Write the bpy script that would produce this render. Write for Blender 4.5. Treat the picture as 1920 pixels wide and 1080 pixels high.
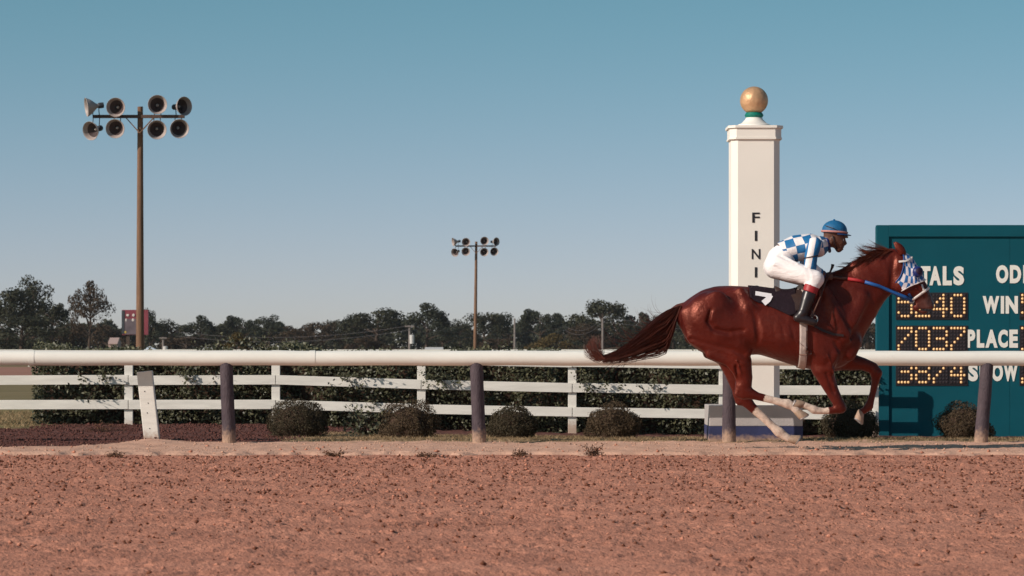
import bpy, bmesh, math, random
import numpy as np
from mathutils import Vector, Matrix

for o in list(bpy.data.objects):
    bpy.data.objects.remove(o)
random.seed(7)
RNG = np.random.default_rng(7)
S = bpy.context.scene
COL = S.collection
R = math.radians

# ------------------------------------------------------------------ camera
F = 6000.0          # focal length in photo pixels (1920 wide)
HC = 0.95           # camera height
HOR = 655.0         # horizon row in the photo
cam = bpy.data.cameras.new('camera')
cam.sensor_width = 36.0
cam.lens = 36.0 * F / 1920.0
cam.shift_y = (HOR - 540.0) / 1920.0
cam.clip_start = 0.2
cam.clip_end = 9000.0
cam.dof.use_dof = True
cam.dof.focus_distance = 31.0
cam.dof.aperture_fstop = 10.0
camo = bpy.data.objects.new('camera', cam)
COL.objects.link(camo)
camo.location = (0, 0, HC)
camo.rotation_euler = (R(90), 0, 0)
S.camera = camo

# ------------------------------------------------------------------ sky + sun
SUN_EL = R(28)
SUN_PHI = R(58)                     # from behind the camera towards the left
sun_to = Vector((-math.cos(SUN_EL) * math.sin(SUN_PHI), -math.cos(SUN_EL) * math.cos(SUN_PHI), math.sin(SUN_EL)))
W = bpy.data.worlds.new('World')
S.world = W
W.use_nodes = True
nt = W.node_tree
nt.nodes.clear()
sky = nt.nodes.new('ShaderNodeTexSky')
sky.sky_type = 'NISHITA'
sky.sun_disc = False
sky.sun_elevation = SUN_EL
sky.sun_rotation = math.atan2(sun_to.x, sun_to.y)
sky.air_density = 1.0
sky.dust_density = 1.2
sky.ozone_density = 2.0
tc = nt.nodes.new('ShaderNodeTexCoord')
mp = nt.nodes.new('ShaderNodeMapping')
mp.inputs['Scale'].default_value = (1, 1, 2.0)
mp.inputs['Location'].default_value = (0, 0, 0.06)
tint = nt.nodes.new('ShaderNodeMix'); tint.data_type = 'RGBA'; tint.blend_type = 'MULTIPLY'
tint.inputs[0].default_value = 1.0
tint.inputs[7].default_value = (1.22, 1.10, 0.98, 1)
bg = nt.nodes.new('ShaderNodeBackground')
bg.inputs['Strength'].default_value = 0.12
wo = nt.nodes.new('ShaderNodeOutputWorld')
nt.links.new(tc.outputs['Generated'], mp.inputs['Vector'])
nt.links.new(mp.outputs['Vector'], sky.inputs['Vector'])
nt.links.new(sky.outputs['Color'], tint.inputs[6])
# the air near the horizon is warmer and paler than higher up, all the way round
sepz = nt.nodes.new('ShaderNodeSeparateXYZ'); nt.links.new(tc.outputs['Generated'], sepz.inputs[0])
hr = nt.nodes.new('ShaderNodeValToRGB')
hr.color_ramp.interpolation = 'EASE'
hr.color_ramp.elements[0].position = 0.0; hr.color_ramp.elements[0].color = (0.98, 0.86, 0.93, 1)
hr.color_ramp.elements[1].position = 0.13; hr.color_ramp.elements[1].color = (0.60, 0.93, 0.87, 1)
nt.links.new(sepz.outputs['Z'], hr.inputs['Fac'])
tint2 = nt.nodes.new('ShaderNodeMix'); tint2.data_type = 'RGBA'; tint2.blend_type = 'MULTIPLY'; tint2.inputs[0].default_value = 1.0
nt.links.new(tint.outputs[2], tint2.inputs[6]); nt.links.new(hr.outputs['Color'], tint2.inputs[7])
nt.links.new(tint2.outputs[2], bg.inputs['Color'])
nt.links.new(bg.outputs['Background'], wo.inputs['Surface'])

sl = bpy.data.lights.new('sun', 'SUN')
sl.energy = 4.4
sl.angle = R(0.53)
sl.color = (1.0, 0.89, 0.785)
so = bpy.data.objects.new('sun', sl)
COL.objects.link(so)
so.rotation_euler = (-sun_to).to_track_quat('-Z', 'Y').to_euler()
so.location = (-20, -10, 20)

S.view_settings.view_transform = 'Standard'
S.view_settings.look = 'None'
S.view_settings.exposure = 0.0
S.view_settings.gamma = 1.0
S.render.resolution_x = 1024
S.render.resolution_y = 576


def W3(px, py, d):
    return Vector(((px - 960.0) * d / F, d, HC - (py - HOR) * d / F))


# ------------------------------------------------------------------ materials
MATS = {}


def mat(name, col, rough=0.7, spec=0.4, metal=0.0, var=0.0, vscale=8.0, bump=0.0, bscale=40.0, col2=None, emit=None,
        estr=0.0, coat=0.0, stretch=(1, 1, 1), dirt=None, trans=0.0, sheen=0.0):
    """procedural principled material: base colour with noise variation towards col2, optional bump,
    dirt = (colour, height) splashed up from the object's local z=0"""
    m = bpy.data.materials.new(name)
    m.use_nodes = True
    n = m.node_tree
    L = n.links
    p = n.nodes['Principled BSDF']
    p.inputs['Roughness'].default_value = rough
    p.inputs['Specular IOR Level'].default_value = spec
    p.inputs['Metallic'].default_value = metal
    p.inputs['Coat Weight'].default_value = coat
    p.inputs['Sheen Weight'].default_value = sheen
    p.inputs['Transmission Weight'].default_value = trans
    p.inputs['Base Color'].default_value = (*col, 1)
    t = n.nodes.new('ShaderNodeTexCoord')
    mpn = n.nodes.new('ShaderNodeMapping')
    mpn.inputs['Scale'].default_value = stretch
    L.new(t.outputs['Object'], mpn.inputs['Vector'])
    last = None
    if var > 0 or col2 is not None:
        nz = n.nodes.new('ShaderNodeTexNoise')
        nz.inputs['Scale'].default_value = vscale
        nz.inputs['Detail'].default_value = 5
        nz.inputs['Roughness'].default_value = 0.62
        L.new(mpn.outputs['Vector'], nz.inputs['Vector'])
        rp = n.nodes.new('ShaderNodeValToRGB')
        rp.color_ramp.elements[0].position = 0.36
        rp.color_ramp.elements[1].position = 0.66
        L.new(nz.outputs['Fac'], rp.inputs['Fac'])
        c2 = col2 if col2 is not None else tuple(c * (1 - var) for c in col)
        rp.color_ramp.elements[0].color = (*c2, 1)
        rp.color_ramp.elements[1].color = (*col, 1)
        last = rp.outputs['Color']
    if dirt:
        sx = n.nodes.new('ShaderNodeSeparateXYZ')
        L.new(t.outputs['Object'], sx.inputs[0])
        nd = n.nodes.new('ShaderNodeTexNoise'); nd.inputs['Scale'].default_value = 30; nd.inputs['Detail'].default_value = 4
        L.new(t.outputs['Object'], nd.inputs['Vector'])
        ma = n.nodes.new('ShaderNodeMath'); ma.operation = 'MULTIPLY_ADD'
        ma.inputs[1].default_value = -dirt[1] * 1.6; 
        L.new(nd.outputs['Fac'], ma.inputs[0]); L.new(sx.outputs['Z'], ma.inputs[2])
        mr = n.nodes.new('ShaderNodeMapRange')
        mr.inputs[1].default_value = -dirt[1] * 0.6; mr.inputs[2].default_value = dirt[1] * 0.4
        mr.inputs[3].default_value = 0.85; mr.inputs[4].default_value = 0.0
        L.new(ma.outputs[0], mr.inputs[0])
        mx = n.nodes.new('ShaderNodeMix'); mx.data_type = 'RGBA'
        L.new(mr.outputs[0], mx.inputs[0])
        if last: L.new(last, mx.inputs[6])
        else: mx.inputs[6].default_value = (*col, 1)
        mx.inputs[7].default_value = (*dirt[0], 1)
        last = mx.outputs[2]
    if last:
        L.new(last, p.inputs['Base Color'])
    if bump > 0:
        nb = n.nodes.new('ShaderNodeTexNoise')
        nb.inputs['Scale'].default_value = bscale
        nb.inputs['Detail'].default_value = 4
        L.new(mpn.outputs['Vector'], nb.inputs['Vector'])
        b = n.nodes.new('ShaderNodeBump')
        b.inputs['Strength'].default_value = bump
        b.inputs['Distance'].default_value = 0.02
        L.new(nb.outputs['Fac'], b.inputs['Height'])
        L.new(b.outputs['Normal'], p.inputs['Normal'])
    if emit:
        p.inputs['Emission Color'].default_value = (*emit, 1)
        p.inputs['Emission Strength'].default_value = estr
    MATS[name] = m
    return m


def leaf_mat(name, cols, rough=0.55, spec=0.4, scale=3.0, trans=0.25):
    """foliage: colour varies per leaf clump (noise) and per random leaf (vertex attribute 'rnd')"""
    m = bpy.data.materials.new(name)
    m.use_nodes = True
    n = m.node_tree; L = n.links
    p = n.nodes['Principled BSDF']
    p.inputs['Roughness'].default_value = rough
    p.inputs['Specular IOR Level'].default_value = spec
    at = n.nodes.new('ShaderNodeAttribute'); at.attribute_name = 'rnd'
    t = n.nodes.new('ShaderNodeTexCoord')
    nz = n.nodes.new('ShaderNodeTexNoise'); nz.inputs['Scale'].default_value = scale; nz.inputs['Detail'].default_value = 2
    L.new(t.outputs['Object'], nz.inputs['Vector'])
    ad = n.nodes.new('ShaderNodeMath'); ad.operation = 'MULTIPLY_ADD'; ad.inputs[1].default_value = 0.55
    L.new(at.outputs['Fac'], ad.inputs[0]); 
    sc = n.nodes.new('ShaderNodeMath'); sc.operation = 'MULTIPLY'; sc.inputs[1].default_value = 0.45
    L.new(nz.outputs['Fac'], sc.inputs[0]); L.new(sc.outputs[0], ad.inputs[2])
    rp = n.nodes.new('ShaderNodeValToRGB')
    els = rp.color_ramp.elements
    els[0].color = (*cols[0], 1); els[0].position = 0.15
    els[1].color = (*cols[-1], 1); els[1].position = 0.85
    for i, c in enumerate(cols[1:-1]):
        e = els.new(0.15 + 0.7 * (i + 1) / (len(cols) - 1)); e.color = (*c, 1)
    L.new(ad.outputs[0], rp.inputs['Fac'])
    L.new(rp.outputs['Color'], p.inputs['Base Color'])
    if trans > 0:
        tr = n.nodes.new('ShaderNodeBsdfTranslucent')
        L.new(rp.outputs['Color'], tr.inputs['Color'])
        mx = n.nodes.new('ShaderNodeMixShader'); mx.inputs[0].default_value = trans
        L.new(p.outputs[0], mx.inputs[1]); L.new(tr.outputs[0], mx.inputs[2])
        L.new(mx.outputs[0], n.nodes['Material Output'].inputs['Surface'])
    MATS[name] = m
    return m


DIRT = (0.34, 0.175, 0.115)
mat('white_paint', (0.80, 0.77, 0.71), 0.5, 0.35, var=0.10, vscale=3.0, bump=0.05, bscale=25)
mat('white_fence', (0.80, 0.76, 0.70), 0.6, 0.3, var=0.16, vscale=5.0, bump=0.12, bscale=30, stretch=(0.4, 1, 3), dirt=((0.40, 0.26, 0.19), 0.10))
mat('rail_white', (0.82, 0.79, 0.73), 0.42, 0.4, var=0.09, vscale=2.2, bump=0.03, bscale=18, stretch=(0.5, 1, 1))
mat('post_dark', (0.055, 0.040, 0.050), 0.75, 0.3, col2=(0.085, 0.062, 0.072), vscale=14, bump=0.5, bscale=60, dirt=((0.42, 0.27, 0.19), 0.13), stretch=(1, 1, 0.5))
mat('finish_white', (0.82, 0.775, 0.715), 0.6, 0.3, var=0.05, vscale=1.6, bump=0.06, bscale=14)
mat('concrete_grey', (0.44, 0.40, 0.39), 0.8, 0.25, var=0.14, vscale=5, bump=0.2, bscale=50)
mat('blue_paint', (0.035, 0.042, 0.115), 0.7, 0.3, var=0.3, vscale=7, bump=0.1, dirt=((0.42, 0.27, 0.19), 0.06))
mat('gold_paint', (0.68, 0.40, 0.22), 0.46, 0.5, metal=0.35, var=0.22, vscale=9, bump=0.5, bscale=16)
mat('green_collar', (0.0, 0.16, 0.12), 0.5)
mat('letter_black', (0.018, 0.016, 0.02), 0.5)
mat('tote_green', (0.002, 0.078, 0.108), 0.66, 0.18, var=0.10, vscale=2.0, bump=0.05, bscale=20)
mat('tote_white', (0.82, 0.78, 0.72), 0.55)
mat('lamp_black', (0.018, 0.014, 0.017), 0.5)
mat('bulb_off', (0.045, 0.032, 0.035), 0.3)
mat('bulb_on', (0.9, 0.62, 0.3), 0.3, emit=(1.0, 0.55, 0.22), estr=0.32)
mat('bulb_ring', (0.22, 0.07, 0.025), 0.5)
mat('pole_wood', (0.24, 0.135, 0.085), 0.85, 0.2, col2=(0.15, 0.085, 0.055), vscale=6, stretch=(4, 4, 0.25), bump=0.2)
mat('steel_dark', (0.035, 0.04, 0.05), 0.6, 0.4)
mat('arm_wood', (0.12, 0.075, 0.06), 0.8, 0.2, var=0.4, vscale=3)
mat('horn_grey', (0.40, 0.33, 0.31), 0.5, 0.45, var=0.15, vscale=3)
mat('horn_throat', (0.055, 0.035, 0.035), 0.6)
mat('horn_plug', (0.55, 0.5, 0.47), 0.5)
mat('bark', (0.10, 0.07, 0.055), 0.9, 0.15, var=0.4, vscale=4, bump=0.4)
mat('twig', (0.075, 0.045, 0.032), 0.9, 0.15, var=0.3, vscale=20)
mat('roof_pale', (0.55, 0.53, 0.52), 0.6)
mat('tent_blue', (0.50, 0.55, 0.62), 0.6)
mat('shed_wall', (0.42, 0.30, 0.27), 0.8)
mat('sign_red', (0.26, 0.045, 0.065), 0.6, var=0.3, vscale=0.6)
mat('sign_grey', (0.16, 0.12, 0.14), 0.6, var=0.5, vscale=0.8)
mat('sign_pale', (0.62, 0.55, 0.52), 0.6)
mat('sign_gold', (0.5, 0.33, 0.05), 0.6)
mat('utility', (0.20, 0.17, 0.16), 0.85)
mat('wire', (0.10, 0.09, 0.10), 0.6)

leaf_mat('hedge_leaf', [(0.030, 0.030, 0.016), (0.058, 0.060, 0.032), (0.095, 0.095, 0.052), (0.16, 0.15, 0.085)], rough=0.48, spec=0.4, scale=2.5, trans=0.15)
leaf_mat('shrub_leaf', [(0.040, 0.030, 0.018), (0.062, 0.048, 0.028), (0.088, 0.068, 0.040)], rough=0.75, spec=0.2, scale=4, trans=0.15)
leaf_mat('shrub_leaf_dry', [(0.052, 0.036, 0.022), (0.084, 0.056, 0.033), (0.12, 0.082, 0.048)], rough=0.8, spec=0.2, scale=4, trans=0.15)
leaf_mat('tree_dark', [(0.020, 0.022, 0.013), (0.040, 0.042, 0.024), (0.066, 0.062, 0.034)], rough=0.7, spec=0.2, scale=0.5, trans=0.15)
leaf_mat('tree_pine', [(0.022, 0.029, 0.021), (0.040, 0.046, 0.030), (0.066, 0.064, 0.040)], rough=0.7, spec=0.2, scale=0.4, trans=0.15)
leaf_mat('tree_brown', [(0.036, 0.026, 0.018), (0.068, 0.044, 0.027), (0.095, 0.062, 0.035)], rough=0.75, spec=0.2, scale=0.4, trans=0.2)
leaf_mat('tree_yellow', [(0.06, 0.042, 0.017), (0.11, 0.076, 0.026), (0.15, 0.10, 0.035)], rough=0.75, spec=0.2, scale=0.6, trans=0.2)
leaf_mat('dry_grass', [(0.20, 0.14, 0.075), (0.34, 0.235, 0.135), (0.46, 0.33, 0.20)], rough=0.85, spec=0.1, scale=1.5, trans=0.25)
leaf_mat('dry_weed', [(0.10, 0.05, 0.035), (0.16, 0.08, 0.05), (0.22, 0.12, 0.07)], rough=0.85, spec=0.1, scale=3, trans=0.2)


# ------------------------------------------------------------------ object helpers
def tag(o, label=None, cat=None, group=None, kind=None):
    if label: o['label'] = label
    if cat: o['category'] = cat
    if group: o['group'] = group
    if kind: o['kind'] = kind
    return o


def thing(name, label, cat, loc=(0, 0, 0), group=None, rz=0.0):
    o = bpy.data.objects.new(name, None)
    o.empty_display_size = 0.2
    COL.objects.link(o)
    o.location = loc
    o.rotation_euler = (0, 0, rz)
    return tag(o, label, cat, group)


def link(name, me, parent=None, m=None, loc=None, smooth=False):
    if m is not None:
        me.materials.clear()
        me.materials.append(MATS[m] if isinstance(m, str) else m)
    if smooth:
        me.polygons.foreach_set('use_smooth', [True] * len(me.polygons))
    o = bpy.data.objects.new(name, me)
    COL.objects.link(o)
    if parent is not None:
        o.parent = parent
    if loc is not None:
        o.location = loc
    return o


def np_mesh(name, V, Fq):
    me = bpy.data.meshes.new(name)
    V = np.asarray(V, dtype=np.float32); Fq = np.asarray(Fq, dtype=np.int32)
    k = Fq.shape[1]
    me.vertices.add(len(V)); me.vertices.foreach_set('co', V.ravel())
    me.loops.add(Fq.size); me.loops.foreach_set('vertex_index', Fq.ravel())
    me.polygons.add(len(Fq))
    me.polygons.foreach_set('loop_start', np.arange(0, Fq.size, k, dtype=np.int32))
    me.update(calc_edges=True)
    me.validate()
    return me


class MB:
    """collects shapes for one mesh"""
    def __init__(s): s.v = []; s.f = []

    def add(s, vs, fs):
        b = len(s.v); s.v += [tuple(v) for v in vs]; s.f += [tuple(i + b for i in f) for f in fs]; return s

    def box(s, c, size, M=None):
        x, y, z = [q / 2 for q in size]
        vs = [Vector((a * x, b * y, d * z)) for a in (-1, 1) for b in (-1, 1) for d in (-1, 1)]
        if M is not None: vs = [M @ v for v in vs]
        c = Vector(c)
        return s.add([v + c for v in vs], [(0, 1, 3, 2), (4, 6, 7, 5), (0, 4, 5, 1), (2, 3, 7, 6), (0, 2, 6, 4), (1, 5, 7, 3)])

    def bar(s, a, b, w, h, up=(0, 0, 1)):
        a = Vector(a); b = Vector(b); d = (b - a).normalized()
        u = Vector(up); sd = d.cross(u).normalized(); u = sd.cross(d)
        vs = []
        for p in (a, b):
            for i, j in ((-1, -1), (1, -1), (1, 1), (-1, 1)):
                vs.append(p + sd * (i * w / 2) + u * (j * h / 2))
        return s.add(vs, [(0, 1, 2, 3), (7, 6, 5, 4), (0, 4, 5, 1), (1, 5, 6, 2), (2, 6, 7, 3), (3, 7, 4, 0)])

    def tube(s, pts, rads, n=8, cap=True, flat=1.0, flat_dir=None):
        pts = [Vector(p) for p in pts]
        if not hasattr(rads, '__len__'): rads = [rads] * len(pts)
        b = len(s.v)
        prev = None
        for i, p in enumerate(pts):
            d = (pts[min(i + 1, len(pts) - 1)] - pts[max(i - 1, 0)])
            d = d.normalized() if d.length > 1e-9 else Vector((0, 0, 1))
            if flat_dir is not None:
                u = Vector(flat_dir); u = (u - d * u.dot(d)).normalized()
            elif prev is None:
                u = Vector((0, 0, 1)) if abs(d.z) < 0.9 else Vector((0, 1, 0))
                u = (u - d * u.dot(d)).normalized()
            else:
                u = (prev - d * prev.dot(d)).normalized()
            prev = u
            w = d.cross(u)
            for k in range(n):
                a = 2 * math.pi * (k + 0.5) / n
                s.v.append(tuple(p + (u * math.cos(a) * flat + w * math.sin(a)) * rads[i]))
        for i in range(len(pts) - 1):
            for k in range(n):
                s.f.append((b + i * n + k, b + i * n + (k + 1) % n, b + (i + 1) * n + (k + 1) % n, b + (i + 1) * n + k))
        if cap:
            s.f.append(tuple(b + k for k in reversed(range(n))))
            e = b + (len(pts) - 1) * n
            s.f.append(tuple(e + k for k in range(n)))
        return s

    def lathe(s, prof, n=24, M=None, cx=0, cy=0, cz=0):
        b = len(s.v)
        for r, z in prof:
            for k in range(n):
                a = 2 * math.pi * (k + .5) / n
                v = Vector((r * math.cos(a), r * math.sin(a), z))
                if M is not None: v = M @ v
                s.v.append((v.x + cx, v.y + cy, v.z + cz))
        for i in range(len(prof) - 1):
            for k in range(n):
                s.f.append((b + i * n + k, b + i * n + (k + 1) % n, b + (i + 1) * n + (k + 1) % n, b + (i + 1) * n + k))
        return s

    def sphere(s, c, r, seg=12, rings=8, M=None):
        if not hasattr(r, '__len__'): r = (r, r, r)
        prof = [(math.sin(math.pi * i / rings), -math.cos(math.pi * i / rings)) for i in range(rings + 1)]
        b = len(s.v)
        s.lathe(prof, seg)
        for i in range(b, len(s.v)):
            v = Vector(s.v[i]); v = Vector((v.x * r[0], v.y * r[1], v.z * r[2]))
            if M is not None: v = M @ v
            s.v[i] = (v.x + c[0], v.y + c[1], v.z + c[2])
        return s

    def mesh(s, name):
        me = bpy.data.meshes.new(name)
        me.from_pydata(s.v, [], s.f); me.validate(); me.update()
        return me

    def build(s, name, m, parent=None, smooth=False, loc=None, bevel=0.0, auto=None):
        me = s.mesh(name)
        if bevel > 0:
            bm = bmesh.new(); bm.from_mesh(me)
            bmesh.ops.remove_doubles(bm, verts=bm.verts, dist=1e-5)
            es = [e for e in bm.edges if len(e.link_faces) == 2 and e.calc_face_angle(0) > 0.6]
            bmesh.ops.bevel(bm, geom=es, offset=bevel, segments=2, affect='EDGES', profile=0.6)
            bmesh.ops.recalc_face_normals(bm, faces=bm.faces)
            bm.to_mesh(me); bm.free()
        else:
            bm = bmesh.new(); bm.from_mesh(me)
            bmesh.ops.remove_doubles(bm, verts=bm.verts, dist=1e-6)
            bmesh.ops.recalc_face_normals(bm, faces=bm.faces)
            bm.to_mesh(me); bm.free()
        if smooth:
            me.polygons.foreach_set('use_smooth', [True] * len(me.polygons))
            if auto:
                me.set_sharp_from_angle(angle=R(auto))
        return link(name, me, parent, m, loc)


def copy_tree(o, parent=None):
    c = o.copy(); COL.objects.link(c)
    if parent is not None:
        c.parent = parent
    for ch in [q for q in bpy.data.objects if q.parent == o]:
        copy_tree(ch, c)
    return c


GL = {}


def glyph(ch, x0, x1, z0, z1, y, m, parent, name='letter', bold=0.03, depth=0.006):
    """a letter as its own mesh, fitted to the rectangle x0..x1, z0..z1 on the plane y, facing -Y"""
    key = (ch, bold)
    if key not in GL:
        cu = bpy.data.curves.new('letter', 'FONT'); cu.body = ch; cu.size = 1; cu.offset = bold
        cu.extrude = 0.5; cu.resolution_u = 4
        ob = bpy.data.objects.new('tmp', cu); COL.objects.link(ob)
        dg = bpy.context.evaluated_depsgraph_get()
        me = bpy.data.meshes.new_from_object(ob.evaluated_get(dg))
        co = np.array([v.co[:] for v in me.vertices]); fs = [tuple(p.vertices) for p in me.polygons]
        bpy.data.objects.remove(ob); bpy.data.meshes.remove(me)
        mn = co.min(0); mx = co.max(0)
        GL[key] = ((co - mn) / np.maximum(mx - mn, 1e-6), fs)
    co, fs = GL[key]
    V = np.empty_like(co)
    V[:, 0] = x0 + co[:, 0] * (x1 - x0); V[:, 2] = z0 + co[:, 1] * (z1 - z0); V[:, 1] = y - co[:, 2] * depth
    me = bpy.data.meshes.new(name); me.from_pydata(V.tolist(), [], fs); me.update()
    return link(name, me, parent, m)


def leaves(centers, size, rng, aspect=0.55, normals=None, jitter=1.0, fold=0.25):
    """leaf quads (diamond shaped) at the given points; returns V, F, rnd-per-vertex"""
    n = len(centers)
    d = rng.normal(size=(n, 3))
    if normals is not None: d = d * jitter + normals
    d /= np.linalg.norm(d, axis=1, keepdims=True) + 1e-9
    t = rng.normal(size=(n, 3)); t -= d * (t * d).sum(1, keepdims=True); t /= np.linalg.norm(t, axis=1, keepdims=True) + 1e-9
    b = np.cross(d, t)
    s = (size * rng.uniform(0.6, 1.4, n))[:, None]
    V = np.empty((n, 4, 3))
    V[:, 0] = centers - t * s; V[:, 1] = centers + b * s * aspect + d * s * fold
    V[:, 2] = centers + t * s; V[:, 3] = centers - b * s * aspect + d * s * fold * rng.uniform(-1, 1, n)[:, None]
    Fq = np.arange(n * 4).reshape(n, 4)
    r = np.repeat(rng.uniform(0, 1, n), 4)
    return V.reshape(-1, 3), Fq, r


def leaf_mesh(name, V, Fq, r):
    me = np_mesh(name, V, Fq)
    a = me.attributes.new('rnd', 'FLOAT', 'POINT')
    a.data.foreach_set('value', np.asarray(r, dtype=np.float32))
    return me


def sstep(a, b, x):
    t = np.clip((x - a) / (b - a), 0, 1)
    return t * t * (3 - 2 * t)


def fnoise(shape, step, lo, hi, rng):
    """band-limited random field (wavelengths lo..hi metres), unit variance; step = (dy, dx)"""
    w = rng.normal(size=shape)
    fy = np.fft.fftfreq(shape[0], step[0])[:, None]; fx = np.fft.rfftfreq(shape[1], step[1])[None, :]
    f = np.sqrt(fx ** 2 + fy ** 2)
    g = np.exp(-(f * lo) ** 2) * (1 - np.exp(-(f * hi) ** 2))
    q = np.fft.irfft2(np.fft.rfft2(w) * g, s=shape)
    return q / q.std()


def grid_mesh(name, X, Y, Z):
    ny, nx = X.shape
    V = np.stack([X, Y, Z], -1).reshape(-1, 3)
    i = np.arange(ny * nx).reshape(ny, nx)
    Fq = np.stack([i[:-1, :-1], i[:-1, 1:], i[1:, 1:], i[1:, :-1]], -1).reshape(-1, 4)
    return np_mesh(name, V, Fq)


# ------------------------------------------------------------------ ground
def ground_mat(name, cols, scale, detail=6, bump=0.4, bscale=60, rough=0.95):
    m = bpy.data.materials.new(name); m.use_nodes = True
    n = m.node_tree; L = n.links; p = n.nodes['Principled BSDF']
    p.inputs['Roughness'].default_value = rough; p.inputs['Specular IOR Level'].default_value = 0.12
    t = n.nodes.new('ShaderNodeTexCoord')
    nz = n.nodes.new('ShaderNodeTexNoise'); nz.inputs['Scale'].default_value = scale; nz.inputs['Detail'].default_value = detail
    nz.inputs['Roughness'].default_value = 0.7
    L.new(t.outputs['Object'], nz.inputs['Vector'])
    rp = n.nodes.new('ShaderNodeValToRGB'); els = rp.color_ramp.elements
    els[0].color = (*cols[0], 1); els[0].position = 0.3; els[1].color = (*cols[-1], 1); els[1].position = 0.7
    for i, c in enumerate(cols[1:-1]):
        e = els.new(0.3 + 0.4 * (i + 1) / (len(cols) - 1)); e.color = (*c, 1)
    L.new(nz.outputs['Fac'], rp.inputs['Fac']); L.new(rp.outputs['Color'], p.inputs['Base Color'])
    nb = n.nodes.new('ShaderNodeTexNoise'); nb.inputs['Scale'].default_value = bscale; nb.inputs['Detail'].default_value = 5
    L.new(t.outputs['Object'], nb.inputs['Vector'])
    b = n.nodes.new('ShaderNodeBump'); b.inputs['Strength'].default_value = bump; b.inputs['Distance'].default_value = 0.02
    L.new(nb.outputs['Fac'], b.inputs['Height']); L.new(b.outputs['Normal'], p.inputs['Normal'])
    MATS[name] = m
    return m


ground_mat('track_dirt', [(0.41, 0.175, 0.118), (0.49, 0.215, 0.146), (0.56, 0.255, 0.175)], 1.1, bump=0.7, bscale=45)
ground_mat('lawn', [(0.15, 0.125, 0.06), (0.20, 0.155, 0.08), (0.25, 0.19, 0.105)], 0.35, bump=0.5, bscale=20)
ground_mat('far_dirt', [(0.30, 0.15, 0.11), (0.37, 0.19, 0.14)], 0.05)

# the verge between track and hedge: packed sand, mulch and dry turf blended by two painted masks
m = bpy.data.materials.new('verge_soil'); m.use_nodes = True
n = m.node_tree; L = n.links; p = n.nodes['Principled BSDF']
p.inputs['Roughness'].default_value = 0.95; p.inputs['Specular IOR Level'].default_value = 0.1
t = n.nodes.new('ShaderNodeTexCoord')


def ramp_noise(scale, cols, detail=6):
    nz = n.nodes.new('ShaderNodeTexNoise'); nz.inputs['Scale'].default_value = scale; nz.inputs['Detail'].default_value = detail
    nz.inputs['Roughness'].default_value = 0.7
    L.new(t.outputs['Object'], nz.inputs['Vector'])
    rp = n.nodes.new('ShaderNodeValToRGB'); e = rp.color_ramp.elements
    e[0].color = (*cols[0], 1); e[0].position = 0.32; e[1].color = (*cols[1], 1); e[1].position = 0.68
    L.new(nz.outputs['Fac'], rp.inputs['Fac'])
    return rp.outputs['Color']


c = ramp_noise(2.2, [(0.55, 0.315, 0.225), (0.63, 0.38, 0.28)])
for attr, sc, cols in (('turf', 6, [(0.24, 0.16, 0.09), (0.40, 0.27, 0.165)]), ('mulch', 9, [(0.075, 0.034, 0.028), (0.17, 0.075, 0.062)]),
                       ('lawn', 5, [(0.14, 0.125, 0.055), (0.24, 0.19, 0.095)])):
    at = n.nodes.new('ShaderNodeAttribute'); at.attribute_name = attr
    mx = n.nodes.new('ShaderNodeMix'); mx.data_type = 'RGBA'
    L.new(at.outputs['Fac'], mx.inputs[0]); L.new(c, mx.inputs[6]); L.new(ramp_noise(sc, cols), mx.inputs[7])
    c = mx.outputs[2]
L.new(c, p.inputs['Base Color'])
nb = n.nodes.new('ShaderNodeTexNoise'); nb.inputs['Scale'].default_value = 35; nb.inputs['Detail'].default_value = 6
L.new(t.outputs['Object'], nb.inputs['Vector'])
b = n.nodes.new('ShaderNodeBump'); b.inputs['Strength'].default_value = 0.45; b.inputs['Distance'].default_value = 0.02
L.new(nb.outputs['Fac'], b.inputs['Height']); L.new(b.outputs['Normal'], p.inputs['Normal'])
MATS['verge_soil'] = m

# large sheet to the horizon
g = MB(); g.add([(-1200, -60, -0.16), (1200, -60, -0.16), (1200, 2600, -0.16), (-1200, 2600, -0.16)], [(0, 1, 2, 3)])
tag(g.build('ground', 'lawn'), kind='structure')
g = MB(); g.add([(-900, 128, -0.13), (900, 128, -0.13), (900, 196, -0.13), (-900, 196, -0.13)], [(0, 1, 2, 3)])
tag(g.build('far_track', 'far_dirt'), kind='structure')

# churned dirt track
TRACK_EDGE = 29.25
dx, dy = 0.024, 0.034
xs = np.arange(-7.6, 7.6, dx); ys = np.arange(12.0, TRACK_EDGE + 0.5, dy)
X, Y = np.meshgrid(xs, ys)
rg = np.random.default_rng(3)
big = fnoise(X.shape, (dy, dx), 0.5, 2.5, rg)
mid = fnoise(X.shape, (dy, dx), 0.10, 0.35, rg)
sml = fnoise(X.shape, (dy, dx), 0.040, 0.10, rg)
patch = sstep(-1.2, 1.2, fnoise(X.shape, (dy, dx), 0.7, 3.0, rg))
rough_ = 0.55 + 0.55 * patch
H = 0.005 * big + rough_ * (0.0035 * mid + 0.0052 * np.sign(sml) * np.abs(sml) ** 1.3)
hoof = fnoise(X.shape, (dy, dx), 0.12, 0.5, rg)
H -= 0.028 * sstep(1.5, 2.5, hoof)
fade = 1 - sstep(TRACK_EDGE - 0.35, TRACK_EDGE + 0.25, Y + 0.12 * big)
Z = -0.035 + fade * H + 0.012
Z = np.where(Y > TRACK_EDGE + 0.3, -0.03, Z)
tr = link('dirt_track', grid_mesh('dirt_track', X, Y, Z), None, 'track_dirt', smooth=True)
tag(tr, kind='structure')
g = MB()
zt = -0.06
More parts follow.
